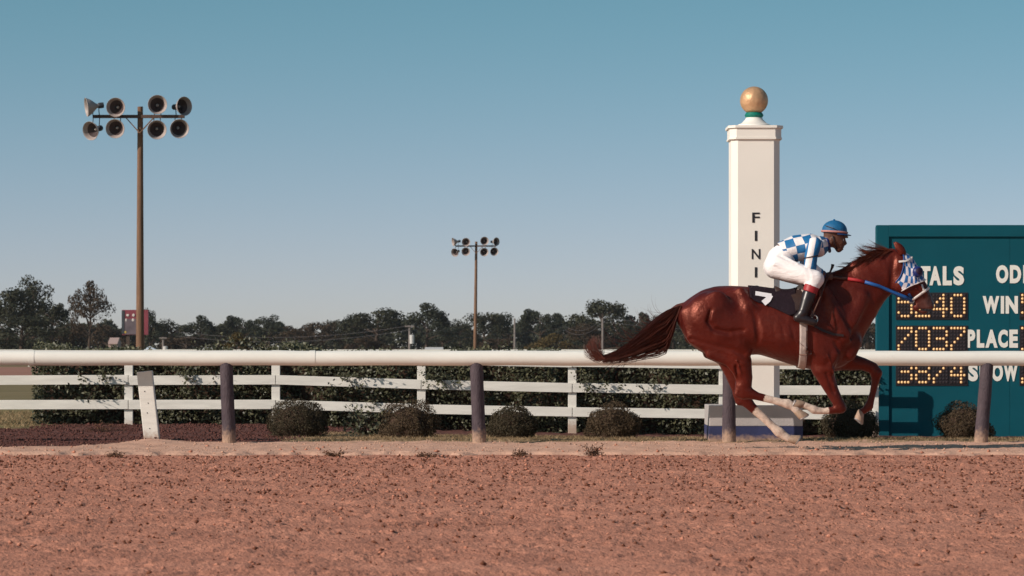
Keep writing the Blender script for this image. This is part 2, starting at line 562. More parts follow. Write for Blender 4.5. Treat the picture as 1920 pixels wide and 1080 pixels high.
g.add([(-300, -60, zt), (300, -60, zt), (300, TRACK_EDGE + 0.4, zt), (-300, TRACK_EDGE + 0.4, zt)], [(0, 1, 2, 3)])
tag(g.build('track', 'track_dirt'), kind='structure')


def clod_mesh(nm, pts, sizes, rng):
    """many small angular lumps in one mesh"""
    base = np.array([(1, 0, 0), (-1, 0, 0), (0, 1, 0), (0, -1, 0), (0, 0, 1), (0, 0, -1)], float)
    fac = np.array([(0, 2, 4), (2, 1, 4), (1, 3, 4), (3, 0, 4), (2, 0, 5), (1, 2, 5), (3, 1, 5), (0, 3, 5)])
    k = len(pts)
    a = rng.uniform(0, 6.28, k); ca, sa = np.cos(a), np.sin(a)
    V = base[None] * rng.uniform(0.55, 1.35, (k, 6, 1)) + rng.normal(size=(k, 6, 3)) * 0.14
    V = V * sizes[:, None, None]
    x = V[..., 0] * ca[:, None] - V[..., 1] * sa[:, None]; y = V[..., 0] * sa[:, None] + V[..., 1] * ca[:, None]
    V = np.stack([x, y, V[..., 2] * 0.75], -1) + pts[:, None]
    Fq = (fac[None] + (np.arange(k) * 6)[:, None, None]).reshape(-1, 3)
    return np_mesh(nm, V.reshape(-1, 3), Fq)


ground_mat('shade_dirt', [(0.12, 0.043, 0.026), (0.19, 0.075, 0.045)], 20, bump=0.3)  # dark colour stands in for shaded clod sides and the shadows they cast
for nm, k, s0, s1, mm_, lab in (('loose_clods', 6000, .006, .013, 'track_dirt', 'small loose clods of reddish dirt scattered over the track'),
                           ('shade_clods', 15000, .0055, .0125, 'shade_dirt', 'crumbs of dirt over the track coloured dark for the shaded sides and shadows of clods')):
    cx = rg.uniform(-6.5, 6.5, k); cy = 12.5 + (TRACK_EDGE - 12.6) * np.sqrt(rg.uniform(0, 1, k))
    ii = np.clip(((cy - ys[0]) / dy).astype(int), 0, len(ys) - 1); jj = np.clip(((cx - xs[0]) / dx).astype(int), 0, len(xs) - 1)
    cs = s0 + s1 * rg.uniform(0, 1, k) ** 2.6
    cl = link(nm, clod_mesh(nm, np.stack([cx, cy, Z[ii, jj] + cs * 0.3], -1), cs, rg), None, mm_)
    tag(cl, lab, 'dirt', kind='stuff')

# verge
dx, dy = 0.05, 0.05
xs = np.arange(-12, 12.01, dx); ys = np.arange(TRACK_EDGE - 0.40, 48, dy)
X, Y = np.meshgrid(xs, ys)
rg = np.random.default_rng(5)
nA = fnoise(X.shape, (dy, dx), 0.3, 1.6, rg); nB = fnoise(X.shape, (dy, dx), 0.09, 0.35, rg); nC = fnoise(X.shape, (dy, dx), 0.6, 3, rg)


def fence_z(x):
    return np.interp(x, [-8, -2.75, -1.05, 0.72, 2.1, 9], [0.03, 0.03, -0.025, -0.06, -0.085, -0.115])


def terrain(x, y):
    return fence_z(x) * sstep(33.2, 37.5, y) + 0.0 * x


Z = terrain(X, Y) + 0.005 * nA * sstep(29.2, 30.2, Y) + 0.0030 * nB
Z += -0.08 * (1 - sstep(TRACK_EDGE - 0.15, TRACK_EDGE + 0.5, Y + 0.16 * nA + 0.05 * nB))
# small mound round the leaning stub post
Z += 0.035 * np.exp(-(((X + 3.70) / 0.28) ** 2 + ((Y - 32.6) / 0.5) ** 2))
Z += 0.03 * sstep(33.4, 36, Y) * sstep(-2.2, -3.2, X) * 0.5
mul_edge = np.interp(X[0], [-12, -5.6, -5.0, -4.3, -3.9, -3.6, -3.2, -2.4, -2.0, 12], [33.6, 32.5, 31.25, 31.4, 32.5, 33.0, 32.75, 32.9, 35.9, 35.9])[None, :]
mulch = sstep(-0.12, 0.12, Y - mul_edge + 0.10 * nA + 0.05 * nB)
lawn_l = sstep(-0.25, 0.25, (-5.55 - X) + 0.15 * nA) * sstep(36.3, 37.2, Y + 0.15 * nA)
turf = sstep(-0.15, 0.15, Y - (32.9 + 0.18 * nC) + 0.12 * nB) * sstep(-2.7, -2.2, X)
lawn_far = sstep(41.2, 42, Y)
mulch = mulch * (1 - sstep(40, 41, Y))
vm = grid_mesh('verge', X, Y, Z)
for nm, A in (('turf', turf), ('mulch', mulch), ('lawn', np.maximum(lawn_l, lawn_far))):
    a = vm.attributes.new(nm, 'FLOAT', 'POINT'); a.data.foreach_set('value', A.astype(np.float32).ravel())
tag(link('verge', vm, None, 'verge_soil', smooth=True), kind='structure')
verge_Z = Z; verge_x0, verge_y0, verge_d = xs[0], ys[0], dx


def gz(x, y):
    i = np.clip(((np.asarray(y) - verge_y0) / verge_d).astype(int), 0, verge_Z.shape[0] - 1)
    j = np.clip(((np.asarray(x) - verge_x0) / verge_d).astype(int), 0, verge_Z.shape[1] - 1)
    return verge_Z[i, j]


# loose lumps on the pale packed edge
k = 420
cx = rg.uniform(-6.5, 6.5, k); cy = TRACK_EDGE + 0.1 + rg.exponential(0.9, k)
ok = cy < 33; cx, cy = cx[ok], cy[ok]; k = len(cx)
cs = 0.006 + 0.02 * rg.uniform(0, 1, k) ** 4
tag(link('verge_clods', clod_mesh('verge_clods', np.stack([cx, cy, gz(cx, cy) + cs * 0.3], -1), cs, rg), None, 'track_dirt'),
    'a few thrown dirt clods on the pale sand edge below the rail', 'dirt', kind='stuff')


ground_mat('sand_crumb', [(0.47, 0.27, 0.19), (0.62, 0.38, 0.28)], 9, bump=0.3)
k = 5200
cx = rg.uniform(-6.8, 6.8, k); cy = rg.uniform(TRACK_EDGE - .05, 33.0, k)
j_ = np.clip(((cx - verge_x0) / dx).astype(int), 0, mul_edge.shape[1] - 1); ok = cy < mul_edge[0, j_] + .15
cx, cy = cx[ok], cy[ok]; cs = 0.004 + 0.011 * rg.uniform(0, 1, len(cx)) ** 3
tag(link('sand_crumbs', clod_mesh('sand_crumbs', np.stack([cx, cy, gz(cx, cy) + cs * .25], -1), cs, rg), None, 'sand_crumb'),
    'fine pale crumbs over the packed sand edge below the rail', 'dirt', kind='stuff')
mat('mulch_chip', (0.15, 0.062, 0.05), 0.9, 0.1, col2=(0.07, 0.03, 0.026), vscale=25)
k = 14000
cx = rg.uniform(-7.5, -1.9, k); cy = rg.uniform(31.2, 38.4, k)
j_ = np.clip(((cx - verge_x0) / dx).astype(int), 0, mul_edge.shape[1] - 1); ok = (cy > mul_edge[0, j_] - .05 + rg.normal(size=k) * .08) & ~((cx < -5.6) & (cy > 36.3))
cx, cy = cx[ok], cy[ok]; cs = 0.008 + 0.014 * rg.uniform(0, 1, len(cx)) ** 2
tag(link('mulch_chips', clod_mesh('mulch_chips', np.stack([cx, cy, gz(cx, cy) + cs * .2], -1), cs, rg), None, 'mulch_chip'),
    'reddish brown mulch chips on the bed in front of the hedge', 'mulch', kind='stuff')


def blades(cx, cy, h, w, rng, lean=0.5, z=None):
    k = len(cx)
    z = gz(cx, cy) - 0.004 if z is None else z
    a = rng.uniform(0, 6.28, k); hh = h * rng.uniform(0.45, 1.3, k)
    lx = rng.normal(size=k) * lean * hh; ly = rng.normal(size=k) * lean * hh
    V = np.empty((k, 3, 3))
    V[:, 0] = np.stack([cx - np.cos(a) * w, cy - np.sin(a) * w, z], -1)
    V[:, 1] = np.stack([cx + np.cos(a) * w, cy + np.sin(a) * w, z], -1)
    V[:, 2] = np.stack([cx + lx, cy + ly, z + hh], -1)
    return V.reshape(-1, 3), np.arange(k * 3).reshape(k, 3), np.repeat(rng.uniform(0, 1, k), 3)


k = 36000
cx = rg.uniform(-2.6, 7.2, k); cy = rg.uniform(32.85, 36.2, k)
ok = rg.uniform(0, 1, k) < np.clip(turf[np.clip(((cy - verge_y0) / dy).astype(int), 0, 10 ** 6), np.clip(((cx - verge_x0) / dx).astype(int), 0, 10 ** 6)] * 0.9, 0, 1)
V, Fq, r = blades(cx[ok], cy[ok], 0.030, 0.005, rg, 0.9)
tag(link('grass', leaf_mesh('grass', V, Fq, r), None, 'dry_grass'), 'short dry tan grass along the strip behind the white rail', 'grass', kind='stuff')
k = 16000
cx = rg.uniform(-9.5, -5.6, k); cy = rg.uniform(36.6, 46, k)
V, Fq, r = blades(cx, cy, 0.04, 0.006, rg, 0.7)
tag(link('lawn_grass', leaf_mesh('lawn_grass', V, Fq, r), None, 'dry_grass'), 'faded green lawn beyond the fence at the left end of the hedge', 'grass', kind='stuff')

# ------------------------------------------------------------------ track rail
RD = 32.57          # depth of the rail
t = thing('track_rail', 'thick white pipe running rail on dark posts along the dirt track', 'rail', (0, RD, 0))
rz = HC - (671.5 - HOR) * RD / F; rr = 0.076
px2x = lambda px, d=RD: (px - 960) * d / F
pp = MB()
x0, x1 = px2x(-500), px2x(2500)
npz = 90
pts = [(x0 + (x1 - x0) * i / npz, 0, rz + 0.002 * math.sin(i * 0.9)
        - 0.012 * max(0, (i / npz - 0.5))) for i in range(npz + 1)]
pp.tube(pts, rr, 28)
pp.build('rail_pipe', 'rail_white', t, smooth=True, auto=50)
for px in (586, 1530, 60, 2010):
    j = MB(); j.lathe([(rr + .0035, -.03), (rr + .0035, .03)], 28, Matrix.Rotation(R(90), 3, 'Y'), px2x(px), 0, rz - 0.003 * (px > 960))
    j.build('pipe_joint', 'rail_white', t, smooth=True)
for pt, pb in ((-48, -44), (424, 430), (893, 899), (1367, 1367), (1851, 1839), (2330, 2322)):
    a = MB(); ax, bx = px2x(pt), px2x(pb)
    q = 7
    a.tube([(bx + (ax - bx) * i / q, 0.012 * math.sin(i), -0.04 + (rz - 0.03 + 0.04) * i / q) for i in range(q + 1)],
           [0.070, 0.071, 0.069, 0.067, 0.068, 0.066, 0.067, 0.066], 14)
    a.build('post', 'post_dark', t, smooth=True, auto=60)

# leaning stub of an old post
sx, sd = px2x(281, 32.7), 32.69
t = thing('post_stub', 'short leaning white square post stub left of the first dark rail post', 'post', (sx, sd + .12, 0))
a = MB()
w = 0.155
tp = Vector((-0.065, 0.0, 0.725)); bt = Vector((0.02, 0, -0.06))
a.bar(bt, tp, w, 0.12, up=(0, 1, 0))
a.build('post', 'white_fence', t, bevel=0.008)
for zz in (0.14, 0.30, 0.40, 0.52):
    s_ = MB(); s_.sphere((0.02 - 0.085 * (zz + .06) / .785 + random.uniform(-.02, .02), -0.062, zz), (0.006, 0.004, 0.006), 8, 6)
    s_.build('nail', 'steel_dark', t)

# ------------------------------------------------------------------ white board fence
FD = 38.2
t = thing('board_fence', 'white three board paddock fence in front of the hedge', 'fence', (0, FD, 0))
fx = lambda px: (px - 960) * FD / F
posts = [-590, -313, -36, 241, 517, 790, 1073, 1356, 1642]
for i, px in enumerate(posts):
    x = fx(px); z0 = float(fence_z(x)); a = MB()
    a.box((x, 0.035, z0 + 0.375), (0.10 if px != 1642 else 0.07, 0.07, 1.07))
    o = a.build('post', 'white_fence', t, bevel=0.004)
spm = FD / F
for i in range(len(posts) - 1):
    xa, xb = fx(posts[i]), fx(posts[i + 1])
    za, zb = float(fence_z(xa)), float(fence_z(xb))
    for hc in (0.855, 0.555, 0.262):
        a = MB(); g_ = 0.004
        sag = random.uniform(-0.006, 0.006)
        a.bar((xa + g_, -0.018 + random.uniform(-.003, .003), za + hc + sag), (xb - g_, -0.018, zb + hc + random.uniform(-0.006, 0.006)), 0.028, 0.112)
        a.build('board', 'white_fence', t, bevel=0.003)

# ------------------------------------------------------------------ hedge
HX0, HX1 = (57 - 960) * 38.6 / F, (1648 - 960) * 38.6 / F
rg = np.random.default_rng(11)
t = thing('hedge', 'long clipped dark green hedge behind the white board fence', 'hedge', ((HX0 + HX1) / 2, 39.25, -0.1))
hx = (HX1 - HX0) / 2
k = 52000
# front and top faces carry most leaves
u = rg.uniform(-hx, hx, k); zz = rg.uniform(0.0, 1.06, k) ** 0.9
lump = 0.09 * np.sin(u * 3.1 + 1) + 0.07 * np.sin(u * 7.7 + zz * 5) + 0.05 * np.sin(u * 13 + zz * 9 + 2)
depth = rg.exponential(0.09, k)
yy = -0.52 + lump + depth
topf = rg.uniform(0, 1, k) < 0.22
top_h = 1.0 + 0.05 * np.sin(u * 2.3) + 0.04 * np.sin(u * 6.1 + 1) - 0.06 * sstep(-2.2, 1.5, u)
zz = np.where(topf, top_h + rg.normal(size=k) * 0.03, np.minimum(zz, top_h)); yy = np.where(topf, rg.uniform(-0.45, 0.5, k), yy)
endf = rg.uniform(0, 1, k) < 0.03
u = np.where(endf, -hx + rg.exponential(0.07, k), u); yy = np.where(endf, rg.uniform(-.5, .5, k), yy)
gap = np.sin(u * 5.3 + 3 * np.sin(zz * 6)) * np.sin(zz * 11 + u * 2) + rg.normal(size=k) * 0.45 < 0.95
C = np.stack([u, yy, zz], -1)[gap]
nr = np.tile(np.array([[-0.25, -0.75, 0.55]]), (len(C), 1))
V, Fq, r = leaves(C, 0.023, rg, 0.5, nr, 0.75)
link('foliage', leaf_mesh('foliage', V, Fq, r), t, 'hedge_leaf')['kind'] = 'stuff'
a = MB(); a.box((0.03, 0.10, 0.45), (2 * hx - 0.14, 0.8, 0.86)); 
a.build('inner_twigs', 'twig', t, bevel=0.05)
# twigs that stick out through and above the fence
V_, F_, r_ = [], [], []; tw = MB(); off = 0
for px, py, hgt, sp in ((135, 652, .10, .2), (250, 650, .08, .3), (400, 655, .12, .2), (440, 648, .22, .5), (470, 645, .20, .4), (500, 650, .15, .3), (660, 720, .25, .3), (690, 770, .3, .35),
                        (850, 712, .22, .3), (870, 735, .3, .35), (830, 715, .25, .3), (1110, 712, .2, .25), (1130, 722, .2, .25), (1220, 730, .15, .2), (185, 712, .2, .3), (160, 740, .25, .3), (380, 706, .15, .3), (820, 700, .2, .3), (660, 700, .2, .3),
                        (570, 650, .10, .3), (900, 650, .12, .4), (930, 652, .08, .3), (700, 654, .08, .3)):
    P = W3(px, py + 10, 38.05 if py > 690 else 38.9) - Vector(t.location)
    for q in range(7):
        tip = P + Vector((random.uniform(-sp, sp), random.uniform(-.08, .05), random.uniform(0.2, 1) * hgt))
        root = P + Vector((random.uniform(-.08, .08), 0.35, -0.1))
        tw.tube([root, (root + tip) / 2 + Vector((0, 0, .03)), tip], [.004, .003, .0015], 4, False)
        kk = 12
        tt = rg.uniform(0.45, 1.0, kk)[:, None]
        c_ = np.array(root)[None] * (1 - tt) + np.array(tip)[None] * tt + rg.normal(size=(kk, 3)) * 0.03
        v, f, rr_ = leaves(c_, 0.022, rg, 0.5, np.tile([[-.2, -.7, .5]], (kk, 1)), .8)
        V_.append(v); F_.append(f + off); r_.append(rr_); off += len(v)
tw.build('twigs', 'twig', t)['kind'] = 'stuff'
link('stray_leaves', leaf_mesh('stray_leaves', np.concatenate(V_), np.concatenate(F_), np.concatenate(r_)), t, 'hedge_leaf')['kind'] = 'stuff'


# ------------------------------------------------------------------ round shrubs
def shrub_mesh(seed, rx, h, n_, lump_amp=0.08):
    rg = np.random.default_rng(seed)
    d = rg.normal(size=(n_, 3)); d[:, 2] = np.abs(d[:, 2]) * 1.0 - 0.45; d /= np.linalg.norm(d, axis=1, keepdims=True)
    rad = 1 + lump_amp * (np.sin(d[:, 0] * 5 + seed) * np.sin(d[:, 2] * 6) + 0.7 * np.sin(d[:, 1] * 9 + d[:, 0] * 7 + seed))
    rad *= 1 - rg.exponential(0.10, n_).clip(0, .7)
    rad += (rg.uniform(0, 1, n_) < 0.06) * rg.uniform(0, .14, n_)
    C = d * rad[:, None] * np.array([rx, rx, h * 0.66]) + np.array([0, 0, h * 0.34])
    C[:, 2] = np.maximum(C[:, 2], 0.01)
    V, Fq, r = leaves(C, 0.011, rg, 0.4, d * 1.2, 0.8)
    return leaf_mesh('foliage', V, Fq, r)


def stems(seed, rx, h):
    random.seed(seed); a = MB()
    for i in range(16):
        an = random.uniform(0, 6.28); e = random.uniform(.3, 1.0)
        tip = Vector((math.cos(an) * rx * e * .8, math.sin(an) * rx * e * .8, h * random.uniform(.4, .85)))
        a.tube([(random.uniform(-.03, .03), random.uniform(-.03, .03), -.02), tip * 0.5 + Vector((0, 0, .03)), tip], [.008, .006, .003], 5, False)
    return a


shr = [(557, 748, 822, 112, 'shrub_leaf', 'round brownish green shrub just right of the first dark rail post'),
       (768, 752, 824, 104, 'shrub_leaf_dry', 'round shrub with dry reddish leaves left of the middle dark rail post'),
       (961, 760, 823, 92, 'shrub_leaf', 'small round clipped shrub right of the middle dark rail post'),
       (1149, 756, 825, 100, 'shrub_leaf_dry', 'round shrub left of the finish post plinth'),
       (1594, 752, 822, 106, 'shrub_leaf', 'round shrub behind the folded front legs of the horse'),
       (1808, 752, 822, 102, 'shrub_leaf_dry', 'round shrub in front of the green tote board')]
for i, (px, pt, pb, w, mm, lab) in enumerate(shr):
    d = 34.6; P = W3(px, 822, d); sc = d / F
    h = (pb - pt) * sc; rx = w * sc / 2
    P.z = float(gz(P.x, d)) - 0.01
    t = thing('round_shrub', lab, 'shrub', P, 'round shrubs along the fence')
    link('foliage', shrub_mesh(20 + i, rx, h, 11000, (.07, .15, .06, .12, .09, .14)[i]), t, mm)
    stems(i, rx, h).build('stems', 'twig', t)
    co = MB(); co.sphere((0, 0, h * .32), (rx * .80, rx * .80, h * .52), 14, 9); co.build('inner_twigs', 'twig', t)

# small leafy sapling between the shrubs and low dry weeds on the edge
random.seed(5)
P = W3(690, 818, 35.2); P.z = float(gz(P.x, P.y))
t = thing('leafy_plant', 'low leafy green plant between two round shrubs at the fence', 'plant', P)
rg = np.random.default_rng(31); a = MB(); cc = []
for i in range(26):
    tip = Vector((random.uniform(-.26, .22), random.uniform(-.12, .12), random.uniform(.06, .38)))
    a.tube([(0, 0, -.01), tip * .5 + Vector((0, 0, .04)), tip], [.005, .004, .002], 4, False)
    q = rg.uniform(.3, 1, 16)[:, None]; cc.append(np.array(tip)[None] * q + rg.normal(size=(16, 3)) * .03)
a.build('stems', 'twig', t)
C = np.concatenate(cc); C[:, 2] = np.maximum(C[:, 2], .01)
link('foliage', leaf_mesh('foliage', *leaves(C, .022, rg, .55, np.tile([[-.2, -.6, .6]], (len(C), 1)), .8)), t, 'hedge_leaf')
weeds = [(190, 792, 815, .26, 'sprawling dry reddish weed on the mulch in front of the hedge'),
         (630, 842, 852, .13, 'small dry weed on the sand edge left of the first round shrub'),
         (795, 842, 854, .10, 'tiny dry weed on the sand edge below the dry reddish shrub'),
         (975, 838, 852, .12, 'small dry weed on the sand edge right of the middle rail post'),
         (1110, 826, 850, .15, 'clump of dry weed on the sand edge left of the finish post plinth'),
         (215, 846, 853, .08, 'tiny dry weed on the sand edge left of the post stub')]
for px, pt, pb, w, lab in weeds:
    d = HC * F / (pb - HOR); P = W3(px, pb, d); P.z = max(float(gz(P.x, d)), -.025); h = max(.05, (pb - pt) * d / F)
    t = thing('dry_weed', lab, 'weed', P, 'dry weeds on the sand edge')
    a = MB(); cc = []
    for i in range(22):
        tip = Vector((random.gauss(0, w * .5), random.gauss(0, w * .4), random.uniform(.2, 1) * h))
        a.tube([(0, 0, -.01), tip * .5 + Vector((0, 0, h * .15)), tip], [.003, .0025, .0012], 4, False)
        q = rg.uniform(.4, 1, 9)[:, None]; cc.append(np.array(tip)[None] * q + rg.normal(size=(9, 3)) * .015)
    a.build('stems', 'twig', t)
    C = np.concatenate(cc); C[:, 2] = np.maximum(C[:, 2], .006)
    link('leaves', leaf_mesh('leaves', *leaves(C, .012, rg, .4)), t, 'dry_weed')

# ------------------------------------------------------------------ finish post
D0 = 33.08; sc = D0 / F
pxc = 1415.5
t = thing('finish_post', 'tall white finish post with gold ball on a grey and blue plinth', 'finish post', ((pxc - 960) * (D0 + .3) / F, D0 + 0.42, 0))
ty = t.location.y


def fp(px, py, d):        # photo pixel -> finish-post local
    P = W3(px, py, d); return P - Vector(t.location)


a = fp(1330, 760, D0); b = fp(1505, 828, D0)
cxm = (a.x + b.x) / 2; wpl = b.x - a.x
zt = a.z; zb = HC - (799 - HOR) * sc
s_ = MB(); s_.box((cxm, 0.0, (zt + zb) / 2), (wpl, 0.84, zt - zb)); pl = s_.build('plinth', 'concrete_grey', t, bevel=0.008)
s_ = MB(); s_.box((cxm, 0.0, (zb - .06) / 2 - .001), (wpl + .006, 0.846, zb + .058)); s_.build('blue_band', 'blue_paint', pl, bevel=0.004)


def chamf(hw, ch, z0, z1, mbb, taper=0.0):
    q = []
    for z, h in ((z0, hw), (z1, hw - taper)):
        c_ = ch * h / hw
        q += [(h, -h + c_, z), (h, h - c_, z), (h - c_, h, z), (-h + c_, h, z), (-h, h - c_, z), (-h, -h + c_, z), (-h + c_, -h, z), (h - c_, -h, z)]
    fs = [tuple(range(7, -1, -1)), tuple(range(8, 16))] + [(i, (i + 1) % 8, 8 + (i + 1) % 8, 8 + i) for i in range(8)]
    mbb.add(q, fs); return mbb


spx = (D0 + .17) / F
hw = 45.5 * spx
zc = lambda py: HC - (py - HOR) * spx
chamf(hw, 0.065, zt - 0.002, zc(252), MB()).build('shaft', 'finish_white', t)
cp = chamf(hw + .016, .066, zc(257), zc(240), MB())
cpo = cp.build('cap', 'finish_white', t, bevel=.003)
chamf(hw + .034, .07, zc(240), zc(235), MB()).build('moulding', 'finish_white', cpo, bevel=.003)
chamf(hw + .022, .066, zc(261), zc(257), MB()).build('moulding', 'finish_white', cpo, bevel=.002)
s_ = MB(); s_.lathe([(0.001, zc(235)), (33 * spx, zc(235)), (31 * spx, zc(231)), (24 * spx, zc(228)), (17 * spx, zc(221)), (14 * spx, zc(215)), (0.001, zc(215))], 28)
s_.build('pedestal', 'finish_white', t, smooth=True, auto=40)
s_ = MB(); s_.lathe([(0.001, zc(218.5)), (15 * spx, zc(218)), (18 * spx, zc(213)), (15 * spx, zc(208)), (0.001, zc(207))], 24); s_.build('collar', 'green_collar', t, smooth=True, auto=50)
s_ = MB(); s_.sphere((0, 0, zc(185)), 26.5 * spx, 40, 24); s_.build('gold_ball', 'gold_paint', t, smooth=True)
for i, ch in enumerate('FINISH'):
    yc = 408 + i * 34.2
    hh = 9.5; ww = {'F': 7, 'I': 2.2, 'N': 8, 'S': 7, 'H': 8}[ch]
    glyph(ch, -ww * spx, ww * spx, zc(yc + hh), zc(yc - hh), -hw - 0.001, 'letter_black', t, bold=0.012, depth=0.004)

# ------------------------------------------------------------------ tote board
TD = 38.62; ts = TD / F
X0 = (1644 - 960) * ts
t = thing('tote_board', 'dark green tote board with white lettering and amber bulb numbers', 'scoreboard', (X0, TD, -0.13))
lx = lambda px: (px - 1644) * ts
lz = lambda py: HC - (py - HOR) * ts + 0.13
BW = lx(2330)
zt_, zb_ = lz(422), 0.0
rec = 0.028
s_ = MB(); s_.box((BW / 2, rec + 0.11, (zt_ + zb_) / 2 - .004), (BW - .02, .22, zt_ - zb_ - .02)); s_.build('back_panel', 'tote_green', t)
for k_ in range(3):
    xa = [lx(1667) + .003, lx(1894), lx(2112)][k_]; xb = [lx(1894), lx(2112), lx(2307)][k_]
    s_ = MB(); s_.box(((xa + xb) / 2, rec - .002, (lz(444) + 0.02) / 2), (xb - xa - .003, .012, lz(444) - .02)); s_.build('panel', 'tote_green', t, bevel=.0015)
s_ = MB(); s_.box((lx(1667) / 2, .06, (zt_ + zb_) / 2), (lx(1667), .13, zt_ - zb_)); s_.build('frame_side', 'tote_green', t, bevel=.004)
s_ = MB(); s_.box(((lx(2307) + BW) / 2, .06, (zt_ + zb_) / 2), (lx(1667), .13, zt_ - zb_)); s_.build('frame_side', 'tote_green', t, bevel=.004)
s_ = MB(); s_.box((BW / 2, .058, (zt_ + lz(444)) / 2 + .001), (lx(2307) - lx(1667) - .002, .13, zt_ - lz(444))); s_.build('frame_top', 'tote_green', t, bevel=.004)
yf = rec - .009
words = [('T', 1682, 1700), ('O', 1703, 1724), ('T', 1727, 1745), ('A', 1743, 1765), ('L', 1768, 1785), ('S', 1788, 1808)]
for ch, a, b in words: glyph(ch, lx(a), lx(b), lz(535), lz(499), yf, 'tote_white', t, bold=.055)
for ch, a, b in [('O', 1868, 1891), ('D', 1894, 1915), ('D', 1919, 1940), ('S', 1944, 1964)]: glyph(ch, lx(a), lx(b), lz(531), lz(497), yf, 'tote_white', t, bold=.055)
for ch, a, b in [('W', 1843, 1874), ('I', 1877, 1883), ('N', 1886, 1909)]: glyph(ch, lx(a), lx(b), lz(588), lz(555), yf, 'tote_white', t, bold=.055)
for ch, a, b in [('P', 1813, 1829), ('L', 1832, 1846), ('A', 1848, 1871), ('C', 1872, 1890), ('E', 1893, 1909)]: glyph(ch, lx(a), lx(b), lz(652), lz(618), yf, 'tote_white', t, bold=.055)
for ch, a, b in [('S', 1816, 1834), ('H', 1837, 1857), ('O', 1860, 1881), ('W', 1882, 1909)]: glyph(ch, lx(a), lx(b), lz(715), lz(681), yf, 'tote_white', t, bold=.055)
DIG = {'0': "01110 10001 10001 10001 10001 10001 01110", '3': "11110 00001 00001 01110 00001 00001 11110", '4': "00010 00110 01010 10010 11111 00010 00010",
       '5': "11111 10000 11110 00001 00001 10001 01110", '7': "11111 00001 00010 00100 01000 10000 10000", '8': "01110 10001 10001 01110 10001 10001 01110",
       '2': "01110 10001 00001 00110 01000 10000 11111", '1': "00100 01100 00100 00100 00100 00100 01110", '9': "01110 10001 10001 01111 00001 00010 01100"}
bpx = 6.55


def digit(ch, pxl, pyt, parent):
    s_ = MB(); cw, chh = 30.6, 46
    s_.box((lx(pxl + cw / 2), yf - .006, lz(pyt + chh / 2)), (cw * ts, .012, chh * ts)); dp = s_.build('digit_panel', 'lamp_black', parent, bevel=.002)
    on, off_, ring = MB(), MB(), MB()
    for r_i, row in enumerate(DIG[ch].split()):
        for c_i, bit in enumerate(row):
            c_ = (lx(pxl + cw / 2 + (c_i - 2) * bpx * .92), yf - .013, lz(pyt + chh / 2 + (r_i - 3) * bpx))
            if bit == '1':
                on.sphere(c_, (.0148, .008, .0148), 8, 6); ring.lathe([(.0215, 0), (.0215, .003), (.0175, .0035)], 8, Matrix.Rotation(R(90), 3, 'X'), c_[0], c_[1] + .001, c_[2])
            else:
                off_.sphere(c_, (.014, .006, .014), 6, 4)
    on.build('lit_bulbs', 'bulb_on', dp, smooth=True)['kind'] = 'stuff'
    ring.build('bulb_rings', 'bulb_ring', dp)['kind'] = 'stuff'
    off_.build('dark_bulbs', 'bulb_off', dp)['kind'] = 'stuff'


for row, y_ in (('5240', 550), ('7037', 612), ('3874', 674)):
    s_ = MB(); s_.box((lx(1747.5), yf - .003, lz(y_ + 24)), (135 * ts, .008, 51 * ts)); s_.build('display_surround', 'lamp_black', t, bevel=.002)
    for i, ch in enumerate(row): digit(ch, 1682 + i * 33, y_, t)
for row, y_ in (('52', 550), ('31', 612), ('24', 674)):
    s_ = MB(); s_.box((lx(1946), yf - .003, lz(y_ + 24)), (68 * ts, .008, 51 * ts)); s_.build('display_surround', 'lamp_black', t, bevel=.002)
    for i, ch in enumerate(row): digit(ch, 1914 + i * 33, y_, t)


# ------------------------------------------------------------------ horn speaker towers
def horn(parent, c, aim, roll=0, r=0.29, arm_z=0.0, flip=False):
    """re-entrant loudspeaker horn: bell (> driver, plug, bracket); c = mouth centre, aim = direction it faces"""
    q = Vector(aim).normalized().to_track_quat('Z', 'Y').to_matrix()
    Lh = 0.36
    prof_o = [(0.065, -Lh), (0.075, -.31), (0.118, -.26), (0.178, -.195), (0.234, -.12), (0.272, -.05), (r, 0.0), (r + .012, 0.008), (r + .006, .018)]
    prof_i = [(r - .004, .012), (0.262, -.055), (0.222, -.13), (0.165, -.20), (0.105, -.265), (0.06, -.31), (0.001, -.32)]
    m_ = MB(); m_.lathe(prof_o + prof_i[:3], 24, q, *c)
    bell = m_.build('horn_speaker', 'horn_grey', parent, smooth=True, auto=50)
    m_ = MB(); m_.lathe(prof_i[2:], 24, q, *c); m_.build('throat', 'horn_throat', bell, smooth=True)
    m_ = MB(); m_.lathe([(0.001, -Lh - .17), (.085, -Lh - .17), (.09, -Lh - .15), (.09, -Lh - .02), (.06, -Lh + .01), (.001, -Lh + .01)], 16, q, *c)
    m_.build('driver', 'steel_dark', bell, smooth=True, auto=40)
    m_ = MB(); cc_ = q @ Vector((0, 0, -Lh * .72)); m_.lathe([(.001, .04), (.035, .02), (.05, -.06), (.001, -.06)], 12, q, c[0] + cc_.x, c[1] + cc_.y, c[2] + cc_.z)
    m_.build('plug', 'horn_plug', bell, smooth=True)
    m_ = MB(); bk = Vector(c) + q @ Vector((0, 0, -Lh * .75))
    for sx_ in (-.1, .1):
        m_.bar((bk.x + sx_, bk.y, bk.z), (bk.x + sx_, bk.y * .3, arm_z), .025, .02, up=(0, 1, 0))
    m_.bar((bk.x - .11, bk.y * .3, arm_z), (bk.x + .11, bk.y * .3, arm_z), .03, .03)
    m_.bar((bk.x - .11, bk.y, bk.z), (bk.x + .11, bk.y, bk.z), .02, .02)
    m_.build('bracket', 'steel_dark', bell)
    return bell


